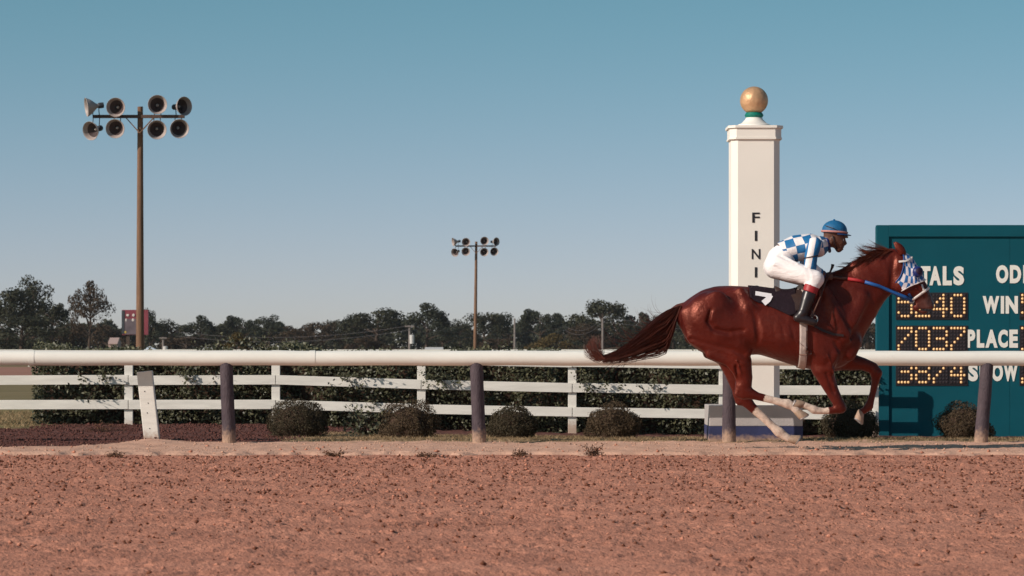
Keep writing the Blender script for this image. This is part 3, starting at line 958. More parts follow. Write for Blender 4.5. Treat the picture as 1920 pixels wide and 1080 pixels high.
def tower(px, ptop, pxb, d, lab):
    s = d / F
    zg = -0.16
    P = W3(pxb, 655, d); P.z = zg
    t = thing('speaker_pole', lab, 'speaker pole', P, 'loudspeaker poles')
    topx = (px - pxb) * s
    zt = HC - (ptop - HOR) * s - zg
    m_ = MB(); m_.tube([(topx * i / 8, 0, zt * i / 8) for i in range(9)], [0.135 - 0.05 * i / 8 for i in range(9)], 14)
    m_.build('pole', 'pole_wood', t, smooth=True, auto=60)
    u = lambda q: topx + q / 60.0
    za = zt - 19 / 60.0
    m_ = MB(); m_.bar((u(-88), -.13, za), (u(84), -.13, za), .10, .10); m_.build('crossarm', 'arm_wood', t, bevel=.005)
    for q in (-25, 26):
        m_ = MB(); m_.bar((u(q), -.20, za - .05), (u(0), -.17, zt - 50 / 60.), .03, .07, up=(0, 1, 0)); m_.build('brace', 'pole_wood', t)
    hs = [(-97, 3, (-1, -.30, -.16)), (-43, 3, (-.12, -1, -.08)), (35, -2, (.12, -1, .0)), (85, 1, (.70, -.73, .0)),
          (-90, 47, (-.62, -1, -.28)), (-44, 43, (-.1, -1, -.16)), (34, 45, (.12, -1, -.18)), (76, 43, (.28, -1, -.16))]
    for q, dn, aim in hs:
        horn(t, (u(q), -.42, zt - dn / 60.), aim, arm_z=za)
    return t


tower(263, 200, 262.5, 100.0, 'near wooden pole at left carrying eight large horn loudspeakers')
tower(893, 453, 890.5, 225.0, 'distant wooden pole mid picture carrying eight small looking horn loudspeakers')

# ------------------------------------------------------------------ far rail, billboard, utility poles, roofs
d = 205.0
t = thing('far_rail', 'thin white rail across the infield just above the near rail', 'rail', (0, d, -.16))
m_ = MB(); m_.bar((-34, 0, 1.03), (36, 0, 1.03), .1, .14); m_.build('rail_pipe', 'rail_white', t)
for i in range(24):
    m_ = MB(); m_.bar((-34 + i * 3.05, 0.03, 0), (-34 + i * 3.05, 0.03, .965), .09, .09, up=(0, 1, 0)); m_.build('post', 'rail_white', t)

d = 330.0; s = d / F; P = W3(254, 655, d); P.z = -.16
t = thing('billboard', 'dark red billboard far behind the left loudspeaker pole', 'billboard', P)
bx_ = lambda px: (px - 254) * s
bz = lambda py: HC + .16 - (py - HOR) * s
m_ = MB(); m_.box((0, 0, (bz(581) + bz(628)) / 2), (bx_(278) - bx_(229), .5, bz(581) - bz(628))); pn = m_.build('panel', 'sign_red', t, bevel=.02)
m_ = MB(); m_.box((bx_(231.5), -.27, (bz(582) + bz(626)) / 2), (.3, .04, bz(582) - bz(626))); m_.build('dark_border', 'steel_dark', pn)
m_ = MB(); m_.box((bx_(246), -.27, (bz(598) + bz(627)) / 2), (22 * s, .04, bz(598) - bz(627))); m_.build('picture', 'sign_grey', pn)
for qx, qy, w_, h_ in ((240, 591, 6, 5), (251, 591, 5, 6), (250, 600, 5, 6), (237, 600, 3, 6)):
    m_ = MB(); m_.sphere((bx_(qx), -.29, bz(qy)), (w_ * s / 2, .03, h_ * s / 2), 10, 6); m_.build('pale_patch', 'sign_pale', pn)
m_ = MB(); m_.sphere((bx_(236), -.29, bz(623)), (2 * s, .03, 2.5 * s), 8, 6); m_.build('gold_patch', 'sign_gold', pn)
for q in (-14, 14):
    m_ = MB(); m_.bar((q * s, .1, 0), (q * s, .1, bz(627)), .35, .35, up=(0, 1, 0)); m_.build('support', 'bark', t)

tops = []
for px, pt, d, arm, lab in ((768, 610, 330, 9, 'grey utility pole before the dark trees left of the distant speaker pole'), (965, 597, 380, 0, 'thin utility pole before the trees right of the distant speaker pole'),
                            (1130, 596, 360, 0, 'pale utility pole in front of the tall tree left of the tail'), (306, 632, 340, 7, 'short utility pole with crossarm right of the red billboard')):
    P = W3(px, 655, d); P.z = -.16; s = d / F
    h = HC + .16 - (pt - HOR) * s
    t = thing('utility_pole', lab, 'utility pole', P, 'utility poles in front of the trees')
    m_ = MB(); m_.tube([(0, 0, 0), (0, 0, h)], [.16, .11], 8); m_.build('pole', 'utility', t)
    if arm:
        m_ = MB(); m_.bar((-arm * s, -.15, h - .1), (arm * s, -.15, h - .1), .14, .14); m_.build('crossarm', 'utility', t)
        m_ = MB(); m_.lathe([(.001, -1.9), (.24, -1.9), (.26, -1.0), (.001, -.95)], 10, None, .25, -.15, h); m_.build('transformer', 'roof_pale', t)
    tops.append(P + Vector((0, -.15, h - .02)))
t = thing('power_lines', 'thin sagging power lines in front of the far trees', 'wire', (0, 340, -.16))
for za in (0, -.45):
    ends = [W3(330, 622, 340), tops[0], W3(1060, 612, 370), tops[2], W3(1700, 600, 350)]
    for a_, b_ in zip(ends[:-1], ends[1:]):
        pts = []
        for i in range(13):
            q = i / 12; v = a_.lerp(b_, q); v.z -= 0.9 * 4 * q * (1 - q) - za; pts.append(v - t.location)
        m_ = MB(); m_.tube(pts, .016, 4, False); m_.build('wire', 'wire', t)

for nm, px0, px1, pt, d, mm, lab, cat in (('shed', 797, 831, 651, 300, 'roof_pale', 'low white shed roof showing over the rail left of the distant speaker pole', 'shed'),
                                          ('shed', 382, 402, 652, 310, 'roof_pale', 'small white shed roof showing over the rail below the brown trees', 'shed'),
                                          ('shed', 206, 224, 633, 345, 'shed_wall', 'small pinkish building left below the red billboard', 'shed')):
    P = W3((px0 + px1) / 2, 655, d); P.z = -.16; s = d / F
    t = thing(nm, lab, cat, P)
    w_ = (px1 - px0) * s; h = HC + .16 - (pt - HOR) * s
    m_ = MB(); m_.box((0, 0, h * .38), (w_ * .94, 3, h * .76)); m_.build('wall', 'shed_wall', t)
    m_ = MB(); m_.add([(-w_ / 2, -1.7, h * .74), (w_ / 2, -1.7, h * .74), (w_ / 2, 0, h), (-w_ / 2, 0, h), (-w_ / 2, 1.7, h * .74), (w_ / 2, 1.7, h * .74),
                       (-w_ / 2, -1.7, h * .70), (w_ / 2, -1.7, h * .70), (-w_ / 2, 1.7, h * .70), (w_ / 2, 1.7, h * .70)],
                      [(0, 1, 2, 3), (3, 2, 5, 4), (6, 7, 1, 0), (4, 5, 9, 8), (6, 8, 9, 7), (0, 3, 4, 8, 6), (1, 7, 9, 5, 2)]); m_.build('roof', mm, t)
    m_ = MB(); m_.box((w_ * .15, -1.505, h * .36), (w_ * .2, .03, h * .5)); m_.build('door', 'steel_dark', t)
P = W3(281, 655, 310); P.z = -.16; s = 310 / F
t = thing('canopy_tent', 'pale blue canopy tent top at the foot of the left speaker pole', 'tent', P)
m_ = MB(); h = HC + .16 - (649 - HOR) * s
m_.add([(-1.1, -1.1, h - .55), (1.1, -1.1, h - .55), (1.1, 1.1, h - .55), (-1.1, 1.1, h - .55), (0, 0, h), (-1.1, -1.1, h - .75), (1.1, -1.1, h - .75), (1.1, 1.1, h - .75), (-1.1, 1.1, h - .75)],
       [(0, 1, 4), (1, 2, 4), (2, 3, 4), (3, 0, 4), (5, 6, 1, 0), (6, 7, 2, 1), (7, 8, 3, 2), (8, 5, 0, 3)]); m_.build('canopy', 'tent_blue', t)
for a_ in (-1, 1):
    for b_ in (-1, 1):
        m_ = MB(); m_.bar((a_, b_, 0), (a_, b_, h - .55), .05, .05, up=(0, 1, 0)); m_.build('leg', 'utility', t)


# ------------------------------------------------------------------ trees
def tree_proto(seed, kind):
    """unit tree: height 1, crown width about 1; returns (crown mesh, trunk mesh)"""
    rg = np.random.default_rng(seed); random.seed(seed)
    tr = MB(); clumps = []
    if kind == 'oak':
        nb, c0 = 24, (0, 0, .58); ex = (.46, .46, .40)
    elif kind == 'pine':
        nb, c0 = 22, (0, 0, .62); ex = (.40, .40, .38)
    elif kind == 'loose':
        nb, c0 = 26, (0, 0, .58); ex = (.40, .36, .42)
    else:
        nb, c0 = 18, (0, 0, .45); ex = (.5, .42, .45)
    lean = random.uniform(-.05, .05)
    tr.tube([(0, 0, -.02), (lean * .4, 0, .2), (lean, 0, .45), (lean * 1.2, 0, .78)], [.035, .027, .019, .007], 8)
    for i in range(nb):
        d = rg.normal(size=3); d /= np.linalg.norm(d)
        if i % 3: d[2] = abs(d[2]) * .9 - .2
        q = rg.uniform(.45, 1.0) ** .6
        c = np.array(c0) + d * q * np.array(ex)
        if kind == 'pine' and c[2] < .35: c[2] += .2
        if kind in ('oak', 'bush') and i % 4 == 0: c[2] = rg.uniform(.12, .3)
        c[2] = max(c[2], .14 if kind != 'bush' else .05)
        rr = rg.uniform(.10, .19) * (0.72 if kind in ('pine', 'loose') else 1.0)
        clumps.append((c, rr))
        hz = min(.75, max(.12, c[2] - .18 * rg.uniform(.5, 1.2)))
        tr.tube([(lean * hz, 0, hz), tuple((np.array((lean * hz, 0, hz)) + c) / 2 + np.array((0, 0, .02))), tuple(c)], [.011, .007, .003], 5, False)
    C = []; N = []
    for c, rr in clumps:
        k = int(190 if kind != 'loose' else 110)
        d = rg.normal(size=(k, 3)); d /= np.linalg.norm(d, axis=1, keepdims=True)
        q = rg.uniform(0.25, 1.08, k) ** .5
        C.append(c + d * (q * rr)[:, None] * np.array([1.15, 1.0, .82])); N.append(d + np.array([0, 0, .3]))
    C = np.concatenate(C); N = np.concatenate(N)
    sz = {'oak': .021, 'pine': .019, 'loose': .017, 'bush': .026}[kind]
    V, Fq, r = leaves(C, sz, rg, .6, N, .8)
    return leaf_mesh('crown', V, Fq, r), tr.mesh('trunk')


protos = {}
for kd, seeds in (('oak', (1, 2, 3)), ('pine', (4, 5, 6)), ('loose', (7, 8)), ('bush', (9, 10))):
    protos[kd] = [tree_proto(s_ * 13 + 1, kd) for s_ in seeds]
CM = {}


def crown_me(kd, i, mm):
    key = (kd, i, mm)
    if key not in CM:
        me = protos[kd][i][0].copy(); me.materials.clear(); me.materials.append(MATS[mm]); CM[key] = me
    return CM[key]


for kd in protos:
    for cme, tme in protos[kd]:
        tme.materials.append(MATS['bark'])
# cx, top row, width px, kind, variant, material, depth, label
TREES = [(14, 533, 110, 'oak', 0, 'tree_dark', 400, 'large dark tree at the left edge of the picture'),
         (62, 531, 88, 'loose', 0, 'tree_dark', 420, 'open crowned dark tree second from the left edge'),
         (98, 572, 62, 'pine', 0, 'tree_dark', 390, 'dense black green tree at the right end of the left clump'),
         (40, 590, 130, 'oak', 1, 'tree_dark', 380, 'low dark tree filling the foot of the left clump'),
         (166, 530, 78, 'loose', 1, 'tree_brown', 400, 'slender loose tree standing alone left of the red billboard'),
         (138, 590, 60, 'bush', 0, 'tree_brown', 410, 'low brown tree between the left clump and the slender tree'),
         (205, 606, 70, 'bush', 1, 'tree_brown', 460, 'low brownish tree just left of the red billboard'),
         (282, 585, 40, 'pine', 1, 'tree_pine', 470, 'small thin tree peeping out right behind the red billboard'),
         (322, 604, 84, 'oak', 2, 'tree_dark', 480, 'rounded low tree right of the near speaker pole'),
         (374, 598, 62, 'pine', 2, 'tree_pine', 500, 'tufted tree with a flat top right of the near speaker pole'),
         (348, 622, 90, 'bush', 0, 'tree_brown', 450, 'low brown bushy tree below the tufted tree'),
         (412, 606, 70, 'oak', 0, 'tree_dark', 520, 'dark low tree behind the yellowing sapling'),
         (455, 594, 72, 'pine', 0, 'tree_pine', 520, 'taller tufted pine behind the yellowing sapling'),
         (503, 596, 64, 'pine', 1, 'tree_pine', 500, 'dark pine at the right end of the left middle trees'),
         (448, 628, 60, 'loose', 0, 'tree_yellow', 260, 'yellowing sapling just over the rail right of the first dark post'),
         (552, 612, 74, 'loose', 1, 'tree_brown', 480, 'thin brownish tree in the dip left of the big middle tree'),
         (604, 604, 88, 'oak', 1, 'tree_brown', 500, 'rounded brown tree left of the big middle tree'),
         (652, 596, 84, 'oak', 2, 'tree_dark', 510, 'dark shoulder tree left of the big middle tree'),
         (702, 574, 118, 'oak', 0, 'tree_dark', 490, 'big broad dark tree, the highest left of the distant speaker pole'),
         (690, 630, 80, 'bush', 1, 'tree_brown', 430, 'low olive bush at the foot of the big broad tree'),
         (798, 577, 92, 'pine', 2, 'tree_pine', 470, 'tall tufted pine left of the distant speaker pole'),
         (830, 612, 66, 'oak', 1, 'tree_pine', 480, 'dark lower tree right beside the tall tufted pine'),
         (862, 604, 62, 'oak', 2, 'tree_dark', 500, 'low dark tree just left behind the distant speaker pole'),
         (908, 586, 78, 'oak', 1, 'tree_dark', 510, 'dark rounded tree just right behind the distant speaker pole'),
         (955, 583, 76, 'oak', 0, 'tree_pine', 520, 'dark tree behind the thin utility pole'),
         (935, 626, 70, 'bush', 0, 'tree_brown', 470, 'low brown tree between the speaker pole and the thin utility pole'),
         (1014, 582, 78, 'pine', 0, 'tree_pine', 500, 'double topped pine right of the thin utility pole'),
         (1046, 594, 52, 'pine', 1, 'tree_pine', 510, 'small pine right of the double topped pine'),
         (1034, 622, 66, 'bush', 1, 'tree_yellow', 440, 'olive yellow bush in front of the double topped pine'),
         (1128, 563, 104, 'oak', 1, 'tree_dark', 470, 'tall open dark tree left of the horse tail'),
         (1096, 610, 80, 'oak', 2, 'tree_brown', 460, 'brown low tree at the foot of the tall open tree'),
         (1135, 596, 84, 'oak', 0, 'tree_dark', 480, 'dark filler tree behind the pale utility pole'),
         (1186, 600, 54, 'pine', 2, 'tree_pine', 500, 'small pine right of the tall open tree'),
         (1222, 588, 66, 'pine', 0, 'tree_pine', 510, 'pine partly behind the horse tail'),
         (1262, 600, 80, 'oak', 1, 'tree_dark', 520, 'dark tree behind the top of the horse tail'),
         (1320, 598, 90, 'oak', 2, 'tree_dark', 500, 'dark tree behind the horse hindquarters'),
         (1400, 602, 90, 'oak', 0, 'tree_dark', 510, 'dark tree behind the finish post'),
         (1480, 598, 90, 'pine', 1, 'tree_pine', 500, 'pine behind the horse barrel'),
         (1560, 600, 90, 'oak', 1, 'tree_dark', 490, 'dark tree behind the horse shoulder'),
         (1626, 606, 70, 'oak', 2, 'tree_brown', 480, 'brownish tree between the horse chest and the tote board'),
         (1700, 600, 90, 'oak', 0, 'tree_dark', 500, 'dark tree behind the tote board')]
random.seed(9)
for cx, pt, w, kd, vi, mm, d, lab in TREES:
    s = d / F; P = W3(cx, 655, d); P.z = -.18
    h = HC + .18 - (pt - HOR) * s
    t = thing('tree', lab, 'tree', P, 'trees on the horizon', rz=random.uniform(0, 6.28))
    sx = w * s * 1.25; h *= 1.08
    for nm, me in (('crown', crown_me(kd, vi, mm)), ('trunk', protos[kd][vi][1])):
        o = bpy.data.objects.new(nm, me); COL.objects.link(o); o.parent = t; o.scale = (sx, sx, h)
# a far mass of woods closing the gaps low on the horizon
rg = np.random.default_rng(77); k = 42000
x = rg.uniform(-190, 190, k)
hh = 4.9 + 0.9 * np.sin(x * .21) + .6 * np.sin(x * .53 + 1) + .5 * np.sin(x * 1.3)
z = hh * rg.uniform(0, 1, k) ** .6; y = 640 + rg.uniform(-6, 6, k) + 3 * np.sin(x * .9)
V, Fq, r = leaves(np.stack([x, y, z], -1), .55, rg, .6)
tag(link('far_woods', leaf_mesh('far_woods', V, Fq, r), None, 'tree_dark'), 'low dark band of far woods closing the horizon', 'woods', kind='stuff')

# ================================================================== horse and jockey
# traced in the side plane: (u, v) = enlarged photo coordinates, 450 of them to the metre
HORSE_D = 30.0
HX, HZ0 = (1500 - 960) * HORSE_D / F, 845.0


def UV(u, v):
    return ((u / 2.25 - 420.0) / 200.0, (HZ0 - 380.0 - v / 2.25) / 200.0)


def P3(u, v, y=0.0):
    x, z = UV(u, v); return (x, y, z)


class Field:
    """signed distance grid"""
    def __init__(s, lo, hi, h):
        s.lo = np.array(lo, float); s.h = h
        s.n = np.ceil((np.array(hi) - s.lo) / h).astype(int) + 1
        s.D = np.full(s.n, 0.5, np.float32)
        s.ax = [s.lo[i] + h * np.arange(s.n[i]) for i in range(3)]

    def sl(s, lo, hi):
        a = np.clip(np.floor((np.array(lo) - s.lo) / s.h).astype(int), 0, s.n - 1)
        b = np.clip(np.ceil((np.array(hi) - s.lo) / s.h).astype(int) + 1, 1, s.n)
        return tuple(slice(int(i), int(j)) for i, j in zip(a, b))

    def xyz(s, q):
        return (s.ax[0][q[0]][:, None, None].astype(np.float32), s.ax[1][q[1]][None, :, None].astype(np.float32), s.ax[2][q[2]][None, None, :].astype(np.float32))

    def comb(s, q, d, k, sub):
        A = s.D[q]
        if sub:
            A = -A
        h = np.clip(0.5 + 0.5 * (A - d) / k, 0, 1)
        r = A * (1 - h) + d * h - k * h * (1 - h)
        s.D[q] = -r if sub else r

    def tube(s, pts, k=0.03, sub=False, grow=0.0):
        """pts: (x, y, z, r, ry)"""
        P = np.array([(p[0], p[1], p[2], p[3] + grow, (p[4] if len(p) > 4 else p[3]) + grow) for p in pts], float)
        R_ = P[:, 3:].max() + 0.05 + k
        q = s.sl(P[:, :3].min(0) - R_, P[:, :3].max(0) + R_)
        if any(w.stop <= w.start for w in q): return
        x, y, z = s.xyz(q)
        best = None
        if len(P) == 1: P = np.concatenate([P, P + np.array([[1e-4, 0, 0, 0, 0]])])
        for a, b in zip(P[:-1], P[1:]):
            ab = b[:3] - a[:3]; L2 = max(float(ab @ ab), 1e-9)
            t = np.clip(((x - a[0]) * ab[0] + (y - a[1]) * ab[1] + (z - a[2]) * ab[2]) / L2, 0, 1)
            r = a[3] + (b[3] - a[3]) * t; ry = a[4] + (b[4] - a[4]) * t
            sc = r / ry
            d = np.sqrt((x - a[0] - ab[0] * t) ** 2 + ((y - a[1] - ab[1] * t) * sc) ** 2 + (z - a[2] - ab[2] * t) ** 2) - r
            d = d / np.sqrt(np.maximum(sc, 1))
            best = d if best is None else np.minimum(best, d)
        s.comb(q, best.astype(np.float32), k, sub)

    def body(s, st, k=0.03, egg=0.12, pw=2.2):
        """st: stations (x, ztop, zbot, halfwidth)"""
        st = np.array(st, float)
        q = s.sl((st[0, 0] - .12, -.5, st[:, 2].min() - .1), (st[-1, 0] + .12, .5, st[:, 1].max() + .1))
        x, y, z = s.xyz(q)
        xx = x[:, 0, 0]
        dense = np.linspace(st[0, 0], st[-1, 0], 240)
        ker = np.hanning(19); ker /= ker.sum()

        def sm(c):
            v = np.interp(dense, st[:, 0], c)
            vp = np.concatenate([np.full(9, v[0]), v, np.full(9, v[-1])])
            return np.interp(xx, dense, np.convolve(vp, ker, 'valid'))
        T, B_, Wd = sm(st[:, 1]), sm(st[:, 2]), sm(st[:, 3])
        zc = ((T + B_) / 2)[:, None, None]; hz = ((T - B_) / 2)[:, None, None]; hw = Wd[:, None, None]
        e = (z - zc) / hz
        hw2 = hw * (1 - egg * np.clip(e, -1, 1))
        d = ((np.abs(e) ** pw + np.abs(y / hw2) ** pw) ** (1 / pw) - 1) * np.minimum(hz, hw)
        over = np.maximum(np.maximum(st[0, 0] - x, x - st[-1, 0]), 0)
        d = np.where(over > 0, np.sqrt(np.maximum(d, 0) ** 2 + over ** 2) + np.minimum(d, 0) * 0, d)
        s.comb(q, d.astype(np.float32), k, False)

    def halfspace(s, p, nrm):
        """keep the side the normal points away from"""
        x, y, z = s.xyz((slice(None),) * 3)
        d = (x - p[0]) * nrm[0] + (y - p[1]) * nrm[1] + (z - p[2]) * nrm[2]
        s.D = np.maximum(s.D, d.astype(np.float32))

    def sample(s, p):
        g = (np.asarray(p, float) - s.lo) / s.h
        g = np.clip(g, 0, s.n - 1.001)
        i = g.astype(int); f = g - i
        r = 0
        for a in (0, 1):
            for b in (0, 1):
                for c in (0, 1):
                    w = (f[..., 0] if a else 1 - f[..., 0]) * (f[..., 1] if b else 1 - f[..., 1]) * (f[..., 2] if c else 1 - f[..., 2])
                    r = r + w * s.D[i[..., 0] + a, i[..., 1] + b, i[..., 2] + c]
        return r

    def hit(s, o, d, tmax=1.2, n=160):
        """first surface point along rays o + t d (arrays)"""
        o = np.asarray(o, float); d = np.asarray(d, float)
        t = np.zeros(o.shape[:-1]); done = np.zeros(t.shape, bool)
        st = tmax / n
        for i in range(n):
            v = s.sample(o + d * t[..., None])
            done |= v < 0.0005
            t = np.where(done, t, t + np.clip(v * 0.6, 0.001, st * 3))
        return o + d * t[..., None]

    def near_y(s, x, z):
        """y of the camera-side surface"""
        if not hasattr(s, 'HY'):
            ins = s.D < 0
            i1 = np.argmax(ins, axis=1); got = ins.any(axis=1) & (i1 > 0)
            i0 = np.maximum(i1 - 1, 0)
            I, K = np.meshgrid(np.arange(s.n[0]), np.arange(s.n[2]), indexing='ij')
            a, b = s.D[I, i0, K], s.D[I, i1, K]
            s.HY = np.where(got, s.lo[1] + s.h * (i0 + a / np.where(got, a - b, 1)), 9.0)
        x = np.atleast_1d(x).astype(float); z = np.atleast_1d(z).astype(float)
        gx = np.clip((x - s.lo[0]) / s.h, 0, s.n[0] - 1.001); g2 = np.clip((z - s.lo[2]) / s.h, 0, s.n[2] - 1.001)
        i, k = gx.astype(int), g2.astype(int); fx_, fz_ = gx - i, g2 - k
        c = [s.HY[i, k], s.HY[i + 1, k], s.HY[i, k + 1], s.HY[i + 1, k + 1]]
        w = [(1 - fx_) * (1 - fz_), fx_ * (1 - fz_), (1 - fx_) * fz_, fx_ * fz_]
        bad = np.max(c, axis=0) > 5
        return np.where(bad, np.min(c, axis=0), sum(p_ * q_ for p_, q_ in zip(c, w)))

    def mesh(s, name):
        D = s.D; n0 = D.shape
        sg = D < 0
        c = np.zeros(tuple(q - 1 for q in n0), np.int8)
        for a in (0, 1):
            for b in (0, 1):
                for e in (0, 1):
                    c += sg[a:n0[0] - 1 + a, b:n0[1] - 1 + b, e:n0[2] - 1 + e]
        mix = (c > 0) & (c < 8)
        I = np.argwhere(mix)
        idx = np.full(mix.shape, -1, np.int64); idx[mix] = np.arange(len(I))
        acc = np.zeros((len(I), 3)); cnt = np.zeros(len(I))
        cor = [np.array((a, b, e)) for a in (0, 1) for b in (0, 1) for e in (0, 1)]
        val = {tuple(q): D[I[:, 0] + q[0], I[:, 1] + q[1], I[:, 2] + q[2]].astype(float) for q in cor}
        for q in cor:
            for axn in range(3):
                if q[axn] == 0:
                    r = q.copy(); r[axn] = 1
                    va, vb = val[tuple(q)], val[tuple(r)]
                    m = (va < 0) != (vb < 0)
                    t = np.where(m, va / np.where(m, va - vb, 1), 0)
                    p = np.tile(q.astype(float), (len(I), 1)); p[:, axn] += t
                    acc[m] += p[m]; cnt[m] += 1
        V = s.lo + s.h * (I + acc / cnt[:, None])
        Fs = []
        for axn in range(3):
            o1, o2 = (axn + 1) % 3, (axn + 2) % 3
            sa = [slice(1, -1)] * 3; sb = [slice(1, -1)] * 3
            sa[axn] = slice(0, n0[axn] - 1); sb[axn] = slice(1, n0[axn])
            A, B_ = sg[tuple(sa)], sg[tuple(sb)]
            for flip, M in ((False, A & ~B_), (True, ~A & B_)):
                J = np.argwhere(M)
                if not len(J): continue
                J[:, o1] += 1; J[:, o2] += 1

                def cell(d1, d2):
                    K = J.copy(); K[:, o1] += d1; K[:, o2] += d2
                    return idx[K[:, 0], K[:, 1], K[:, 2]]
                q = np.stack([cell(-1, -1), cell(0, -1), cell(0, 0), cell(-1, 0)], -1)
                Fs.append(q[:, ::-1] if flip else q)
        Fq = np.concatenate(Fs)
        # light smoothing
        E = np.concatenate([Fq[:, [0, 1]], Fq[:, [1, 2]], Fq[:, [2, 3]], Fq[:, [3, 0]]])
        for lam in (0.5, -0.35, 0.5, -0.35, 0.4):
            A = np.zeros_like(V); N = np.zeros(len(V))
            for a, b in ((0, 1), (1, 0)):
                for ax_ in range(3):
                    A[:, ax_] += np.bincount(E[:, a], V[E[:, b], ax_], minlength=len(V))
                N += np.bincount(E[:, a], minlength=len(V))
            V = V + lam * (A / np.maximum(N, 1)[:, None] - V)
        return np_mesh(name, V, Fq), V


def T(lst, y=None):
    """(u, v, r[, ry[, y]]) -> tube points"""
    o = []
    for q in lst:
        x, z = UV(q[0], q[1])
        o.append((x, q[4] if len(q) > 4 else (y or 0.0), z, q[2], q[3] if len(q) > 3 else q[2]))
    return o


# ------------------------------------------------------------------ coat and tack materials
m = bpy.data.materials.new('chestnut_coat'); m.use_nodes = True
n = m.node_tree; L = n.links; p = n.nodes['Principled BSDF']
tco = n.nodes.new('ShaderNodeTexCoord')
nz = n.nodes.new('ShaderNodeTexNoise'); nz.inputs['Scale'].default_value = 3.2; nz.inputs['Detail'].default_value = 4
L.new(tco.outputs['Object'], nz.inputs['Vector'])
rp = n.nodes.new('ShaderNodeValToRGB')
rp.color_ramp.elements[0].position = 0.3; rp.color_ramp.elements[0].color = (0.042, 0.0048, 0.0042, 1)
rp.color_ramp.elements[1].position = 0.72; rp.color_ramp.elements[1].color = (0.104, 0.0125, 0.0078, 1)
L.new(nz.outputs['Fac'], rp.inputs['Fac'])
col = rp.outputs['Color']
for attr, cc_ in (('muzzle', (0.075, 0.040, 0.036)), ('sock', (0.66, 0.52, 0.43))):
    at = n.nodes.new('ShaderNodeAttribute'); at.attribute_name = attr
    mx = n.nodes.new('ShaderNodeMix'); mx.data_type = 'RGBA'
    nd = n.nodes.new('ShaderNodeTexNoise'); nd.inputs['Scale'].default_value = 28; nd.inputs['Detail'].default_value = 4
    L.new(tco.outputs['Object'], nd.inputs['Vector'])
    mrg = n.nodes.new('ShaderNodeMapRange'); mrg.inputs[1].default_value = .3; mrg.inputs[2].default_value = .55; mrg.inputs[3].default_value = .62; mrg.inputs[4].default_value = 1.0
    L.new(nd.outputs['Fac'], mrg.inputs[0])
    mm2 = n.nodes.new('ShaderNodeMath'); mm2.operation = 'MULTIPLY'; L.new(mrg.outputs[0], mm2.inputs[0]); L.new(at.outputs['Fac'], mm2.inputs[1])
    L.new(mm2.outputs[0], mx.inputs[0]); L.new(col, mx.inputs[6]); mx.inputs[7].default_value = (*cc_, 1)
    col = mx.outputs[2]
L.new(col, p.inputs['Base Color'])
p.inputs['Roughness'].default_value = 0.37
p.inputs['Specular IOR Level'].default_value = 0.75
p.inputs['Specular Tint'].default_value = (1.0, 0.36, 0.26, 1)
mpn = n.nodes.new('ShaderNodeMapping'); mpn.inputs['Scale'].default_value = (14, 30, 60)
L.new(tco.outputs['Object'], mpn.inputs['Vector'])
nb = n.nodes.new('ShaderNodeTexNoise'); nb.inputs['Scale'].default_value = 3; nb.inputs['Detail'].default_value = 5
L.new(mpn.outputs['Vector'], nb.inputs['Vector'])
nb2 = n.nodes.new('ShaderNodeTexNoise'); nb2.inputs['Scale'].default_value = 7; nb2.inputs['Detail'].default_value = 4
L.new(tco.outputs['Object'], nb2.inputs['Vector'])
b1 = n.nodes.new('ShaderNodeBump'); b1.inputs['Strength'].default_value = 0.65; b1.inputs['Distance'].default_value = 0.03
L.new(nb2.outputs['Fac'], b1.inputs['Height'])
b2 = n.nodes.new('ShaderNodeBump'); b2.inputs['Strength'].default_value = 0.22; b2.inputs['Distance'].default_value = 0.01
L.new(nb.outputs['Fac'], b2.inputs['Height']); L.new(b1.outputs['Normal'], b2.inputs['Normal'])
L.new(b2.outputs['Normal'], p.inputs['Normal'])
rgr = n.nodes.new('ShaderNodeMapRange'); rgr.inputs[1].default_value = .3; rgr.inputs[2].default_value = .7; rgr.inputs[3].default_value = .30; rgr.inputs[4].default_value = .50
L.new(nb2.outputs['Fac'], rgr.inputs[0]); L.new(rgr.outputs[0], p.inputs['Roughness'])
MATS['chestnut_coat'] = m
mat('horse_hair', (0.10, 0.022, 0.012), 0.5, 0.4, col2=(0.055, 0.013, 0.009), vscale=12)
mat('mane_hair', (0.15, 0.036, 0.018), 0.5, 0.4, col2=(0.07, 0.018, 0.012), vscale=12)
mat('hoof_horn', (0.42, 0.29, 0.21), 0.6, 0.3, var=0.35, vscale=30)
mat('horseshoe', (0.35, 0.32, 0.31), 0.45, 0.5, metal=0.7)
mat('eye_dark', (0.01, 0.006, 0.005), 0.15, 0.6)
mat('cloth_dark', (0.020, 0.011, 0.017), 0.8, 0.15, var=0.3, vscale=8, bump=0.3, bscale=30)
mat('cloth_white', (0.74, 0.70, 0.72), 0.8, 0.2)
mat('girth_web', (0.52, 0.42, 0.38), 0.75, 0.25, var=0.25, vscale=12, bump=0.2)
mat('leather_brown', (0.09, 0.03, 0.018), 0.55, 0.4, var=0.3, vscale=20)
mat('leather_dark', (0.028, 0.014, 0.014), 0.5, 0.4)
mat('saddle_leather', (0.05, 0.028, 0.024), 0.45, 0.45, var=0.3, vscale=15)
mat('rein_blue', (0.012, 0.085, 0.30), 0.5, 0.4)
mat('rein_red', (0.36, 0.02, 0.025), 0.6, 0.3)
mat('strap_white', (0.68, 0.62, 0.60), 0.55, 0.35)
mat('metal_ring', (0.62, 0.58, 0.55), 0.3, 0.5, metal=0.8)
mat('cup_blue', (0.010, 0.022, 0.13), 0.4, 0.45)
mat('cup_inner', (0.02, 0.006, 0.03), 0.6)
mat('breeches_white', (0.86, 0.80, 0.80), 0.8, 0.2, var=0.06, vscale=6, bump=0.8, bscale=9, stretch=(.7, 1, 2.4))
